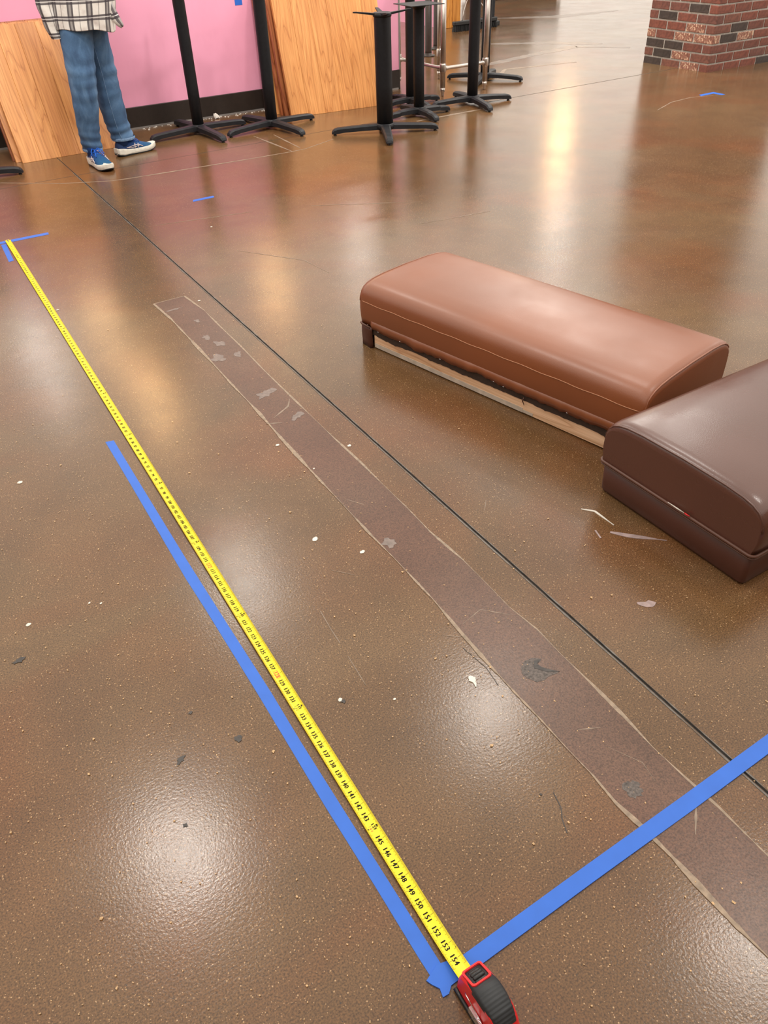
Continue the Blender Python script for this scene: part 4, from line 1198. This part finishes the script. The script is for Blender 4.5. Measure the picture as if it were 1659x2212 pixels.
shoe('shoe', (1.180, 5.555), (1.213, 5.272), -1)
shoe('shoe', (1.362, 5.618), (1.640, 5.690), 1)

# body: one continuous skinned figure inside the clothes
bv = {}; verts, edges, radii = [], [], []
def J(nm, p, r, par=None):
    bv[nm] = len(verts); verts.append(L3(*p)); radii.append(r)
    if par: edges.append((bv[par], bv[nm]))
J('pelvis', (1.318, 5.57, .92), .10)
J('waist', (1.335, 5.55, 1.06), .095, 'pelvis'); J('chest', (1.35, 5.54, 1.25), .105, 'waist'); J('clav', (1.36, 5.54, 1.40), .07, 'chest')
J('neck', (1.362, 5.538, 1.48), .05, 'clav'); J('jaw', (1.385, 5.52, 1.555), .066, 'neck'); J('skull', (1.375, 5.53, 1.63), .082, 'jaw'); J('crown', (1.37, 5.535, 1.69), .06, 'skull')
J('nose', (1.462, 5.452, 1.60), .012, 'skull')
J('shR', (1.225, 5.58, 1.38), .05, 'clav'); J('elR', (1.15, 5.575, 1.08), .036, 'shR'); J('wrR', (1.15, 5.565, .86), .024, 'elR'); J('palmR', (1.165, 5.56, .79), .027, 'wrR')
J('shL', (1.485, 5.495, 1.38), .05, 'clav'); J('elL', (1.565, 5.42, 1.07), .036, 'shL'); J('wrL', (1.515, 5.28, 1.13), .024, 'elL'); J('palmL', (1.49, 5.235, 1.19), .027, 'wrL')
for s, base in (('R', Vector((1.165, 5.56, .79))), ('L', Vector((1.49, 5.235, 1.19)))):
    up_ = -1 if s == 'R' else 1
    for i, (dx, ln) in enumerate(((-.026, .060), (-.009, .070), (.009, .066), (.026, .052))):
        p0 = base + Vector((dx * .8, dx * .4, up_ * .03)); p1 = p0 + Vector((.004, .0, up_ * ln * .5)); p2 = p1 + Vector((.014, .004, up_ * ln * .45))
        J(f'f{s}{i}a', p0, .009, 'palm' + s); J(f'f{s}{i}b', p1, .0085, f'f{s}{i}a'); J(f'f{s}{i}c', p2, .0075, f'f{s}{i}b')
    q0 = base + Vector((.030, -.02, -up_ * .005)); q1 = q0 + Vector((.012, -.012, up_ * .03))
    J(f't{s}a', q0, .010, 'palm' + s); J(f't{s}b', q1, .0085, f't{s}a')
J('hipR', (1.275, 5.545, .87), .075, 'pelvis'); J('knR', (1.222, 5.495, .47), .048, 'hipR'); J('anR', (1.190, 5.53, .12), .026, 'knR'); J('ftR', (1.205, 5.43, .045), .014, 'anR')
J('hipL', (1.355, 5.60, .87), .075, 'pelvis'); J('knL', (1.387, 5.622, .47), .048, 'hipL'); J('anL', (1.412, 5.640, .12), .026, 'knL'); J('ftL', (1.48, 5.650, .045), .014, 'anL')
me = bpy.data.meshes.new('body'); me.from_pydata([v[:] for v in verts], edges, []); me.update()
body = bpy.data.objects.new('body', me); COL.objects.link(body)
sk = body.modifiers.new('skin', 'SKIN'); sk.use_smooth_shade = True
sv = me.skin_vertices[0].data if len(me.skin_vertices) else None
if sv is None:
    bm = bmesh.new(); bm.from_mesh(me); bm.verts.layers.skin.verify(); bm.to_mesh(me); bm.free(); sv = me.skin_vertices[0].data
for d, r in zip(sv, radii): d.radius = (r, r)
sv[0].use_root = True
ss = body.modifiers.new('smooth', 'SUBSURF'); ss.levels = 2; ss.render_levels = 2
dg = bpy.context.evaluated_depsgraph_get(); dg.update()
bme = bpy.data.meshes.new_from_object(body.evaluated_get(dg))
bpy.data.objects.remove(body)
bme.name = 'body'; bme.materials.clear(); bme.materials.append(M_SKIN)
body = link_mesh('body', bme, per)
mb = MB()
face = Vector((.73, -.68, 0)); side_ = Vector((.68, .73, 0))
for s in (-1, 1):
    c = L3(1.375, 5.53, 1.615) + face * .078 + side_ * (.032 * s)
    mb.lathe((0, 0), [(.001, -.011), (.008, -.008), (.011, 0), (.008, .008), (.001, .011)], 10)
    n0 = len(mb.v) - 0
    mb.v[-(5 * 10 + 20):] = [(v[0] + c.x, v[1] + c.y, v[2] + c.z) for v in mb.v[-(5 * 10 + 20):]]
mb.build('eyes', M_INK, per)
mb = MB(); rings = []
for i in range(9):
    t = i / 8 * PI * .56; r = .099 * math.sin(t + .02); z = 1.628 + .104 * math.cos(t)
    c = L3(1.368, 5.537, z) - face * (.012 + .012 * i / 8)
    rings.append(ring_pts(c, r, r * .95, R_(-43), 20))
mb.loft(rings).build('hair', M_HAIR, per)

# ------------------------------------------------------------------ lamps (above the frame)
for k, (x, y, z, p) in enumerate(WHITE_LAMPS):
    t = MB().lathe((0, 0), [(.15, .0), (.155, .01), (.14, .012), (.135, .10), (.06, .13), (.02, .14)], 24).build('ceiling_lamp', M_CEILW)
    t.location = (x, y, z)
    set_props(t, 'round white ceiling downlight above the concrete floor, some added as fill', 'lamp', 'white ceiling downlights')
    ld = bpy.data.lights.new('downlight', 'AREA'); ld.shape = 'DISK'; ld.size = .26; ld.energy = p * 1.0; ld.color = (1, .95, .88)
    lo = bpy.data.objects.new('downlight', ld); COL.objects.link(lo); lo.parent = t; lo.location = (0, 0, -.004)
for k, (x, y, z, p) in enumerate(PANELS):
    t = MB().box(-.64, .64, -.64, .64, 0, .06).build('ceiling_panel_lamp', M_CEILW)
    t.location = (x, y, z)
    set_props(t, 'square white ceiling light panel over the middle of the room', 'lamp')
    ld = bpy.data.lights.new('panel', 'AREA'); ld.shape = 'SQUARE'; ld.size = 1.2; ld.energy = p; ld.color = (1, .94, .86)
    lo = bpy.data.objects.new('panel', ld); COL.objects.link(lo); lo.parent = t; lo.location = (0, 0, -.004)
for k, (x, y, z, tx) in enumerate(WALL_FILL_SPOTS):
    t = MB().lathe((0, 0), [(.05, -.06), (.052, .0), (.045, .07), (.02, .09)], 20).build('wall_fill_spot', M_BLACKPL)
    t.location = (x, y, z)
    dv = Vector((tx, WY, .55)) - Vector((x, y, z))
    t.rotation_euler = (-dv).to_track_quat('Z', 'Y').to_euler()
    set_props(t, 'added unseen spotlight brightening the pink wall', 'lamp', 'added wall fill spots')
    ld = bpy.data.lights.new('spot', 'SPOT'); ld.energy = 115; ld.spot_size = R_(62); ld.spot_blend = .6; ld.shadow_soft_size = .14; ld.color = (1, .94, .86)
    lo = bpy.data.objects.new('spot', ld); COL.objects.link(lo); lo.parent = t; lo.location = (0, 0, -.065)
for k, (x, y, z, p) in enumerate(PENDANTS):
    t = empty('pendant_lamp', (x, y, z), 0, ['warm pendant lamp above the person, beyond the pink wall', 'highest warm pendant lamp beyond the pink wall', 'warm pendant lamp beyond the large leaning tabletops', 'warm pendant lamp hanging far behind the brick column'][k], 'lamp', 'warm pendants')
    MB().lathe((0, 0), [(.16, .0), (.15, .08), (.05, .18), (.02, .2)], 24).build('shade', M_CEILW, t)
    MB().tube([(0, 0, .19), (0, 0, .9)], .004, 6).build('cord', M_BLACKPL, t)
    ld = bpy.data.lights.new('bulb', 'POINT'); ld.energy = p; ld.shadow_soft_size = .17; ld.color = (1, .58, .24)
    lo = bpy.data.objects.new('bulb', ld); COL.objects.link(lo); lo.parent = t; lo.location = (0, 0, -.06)
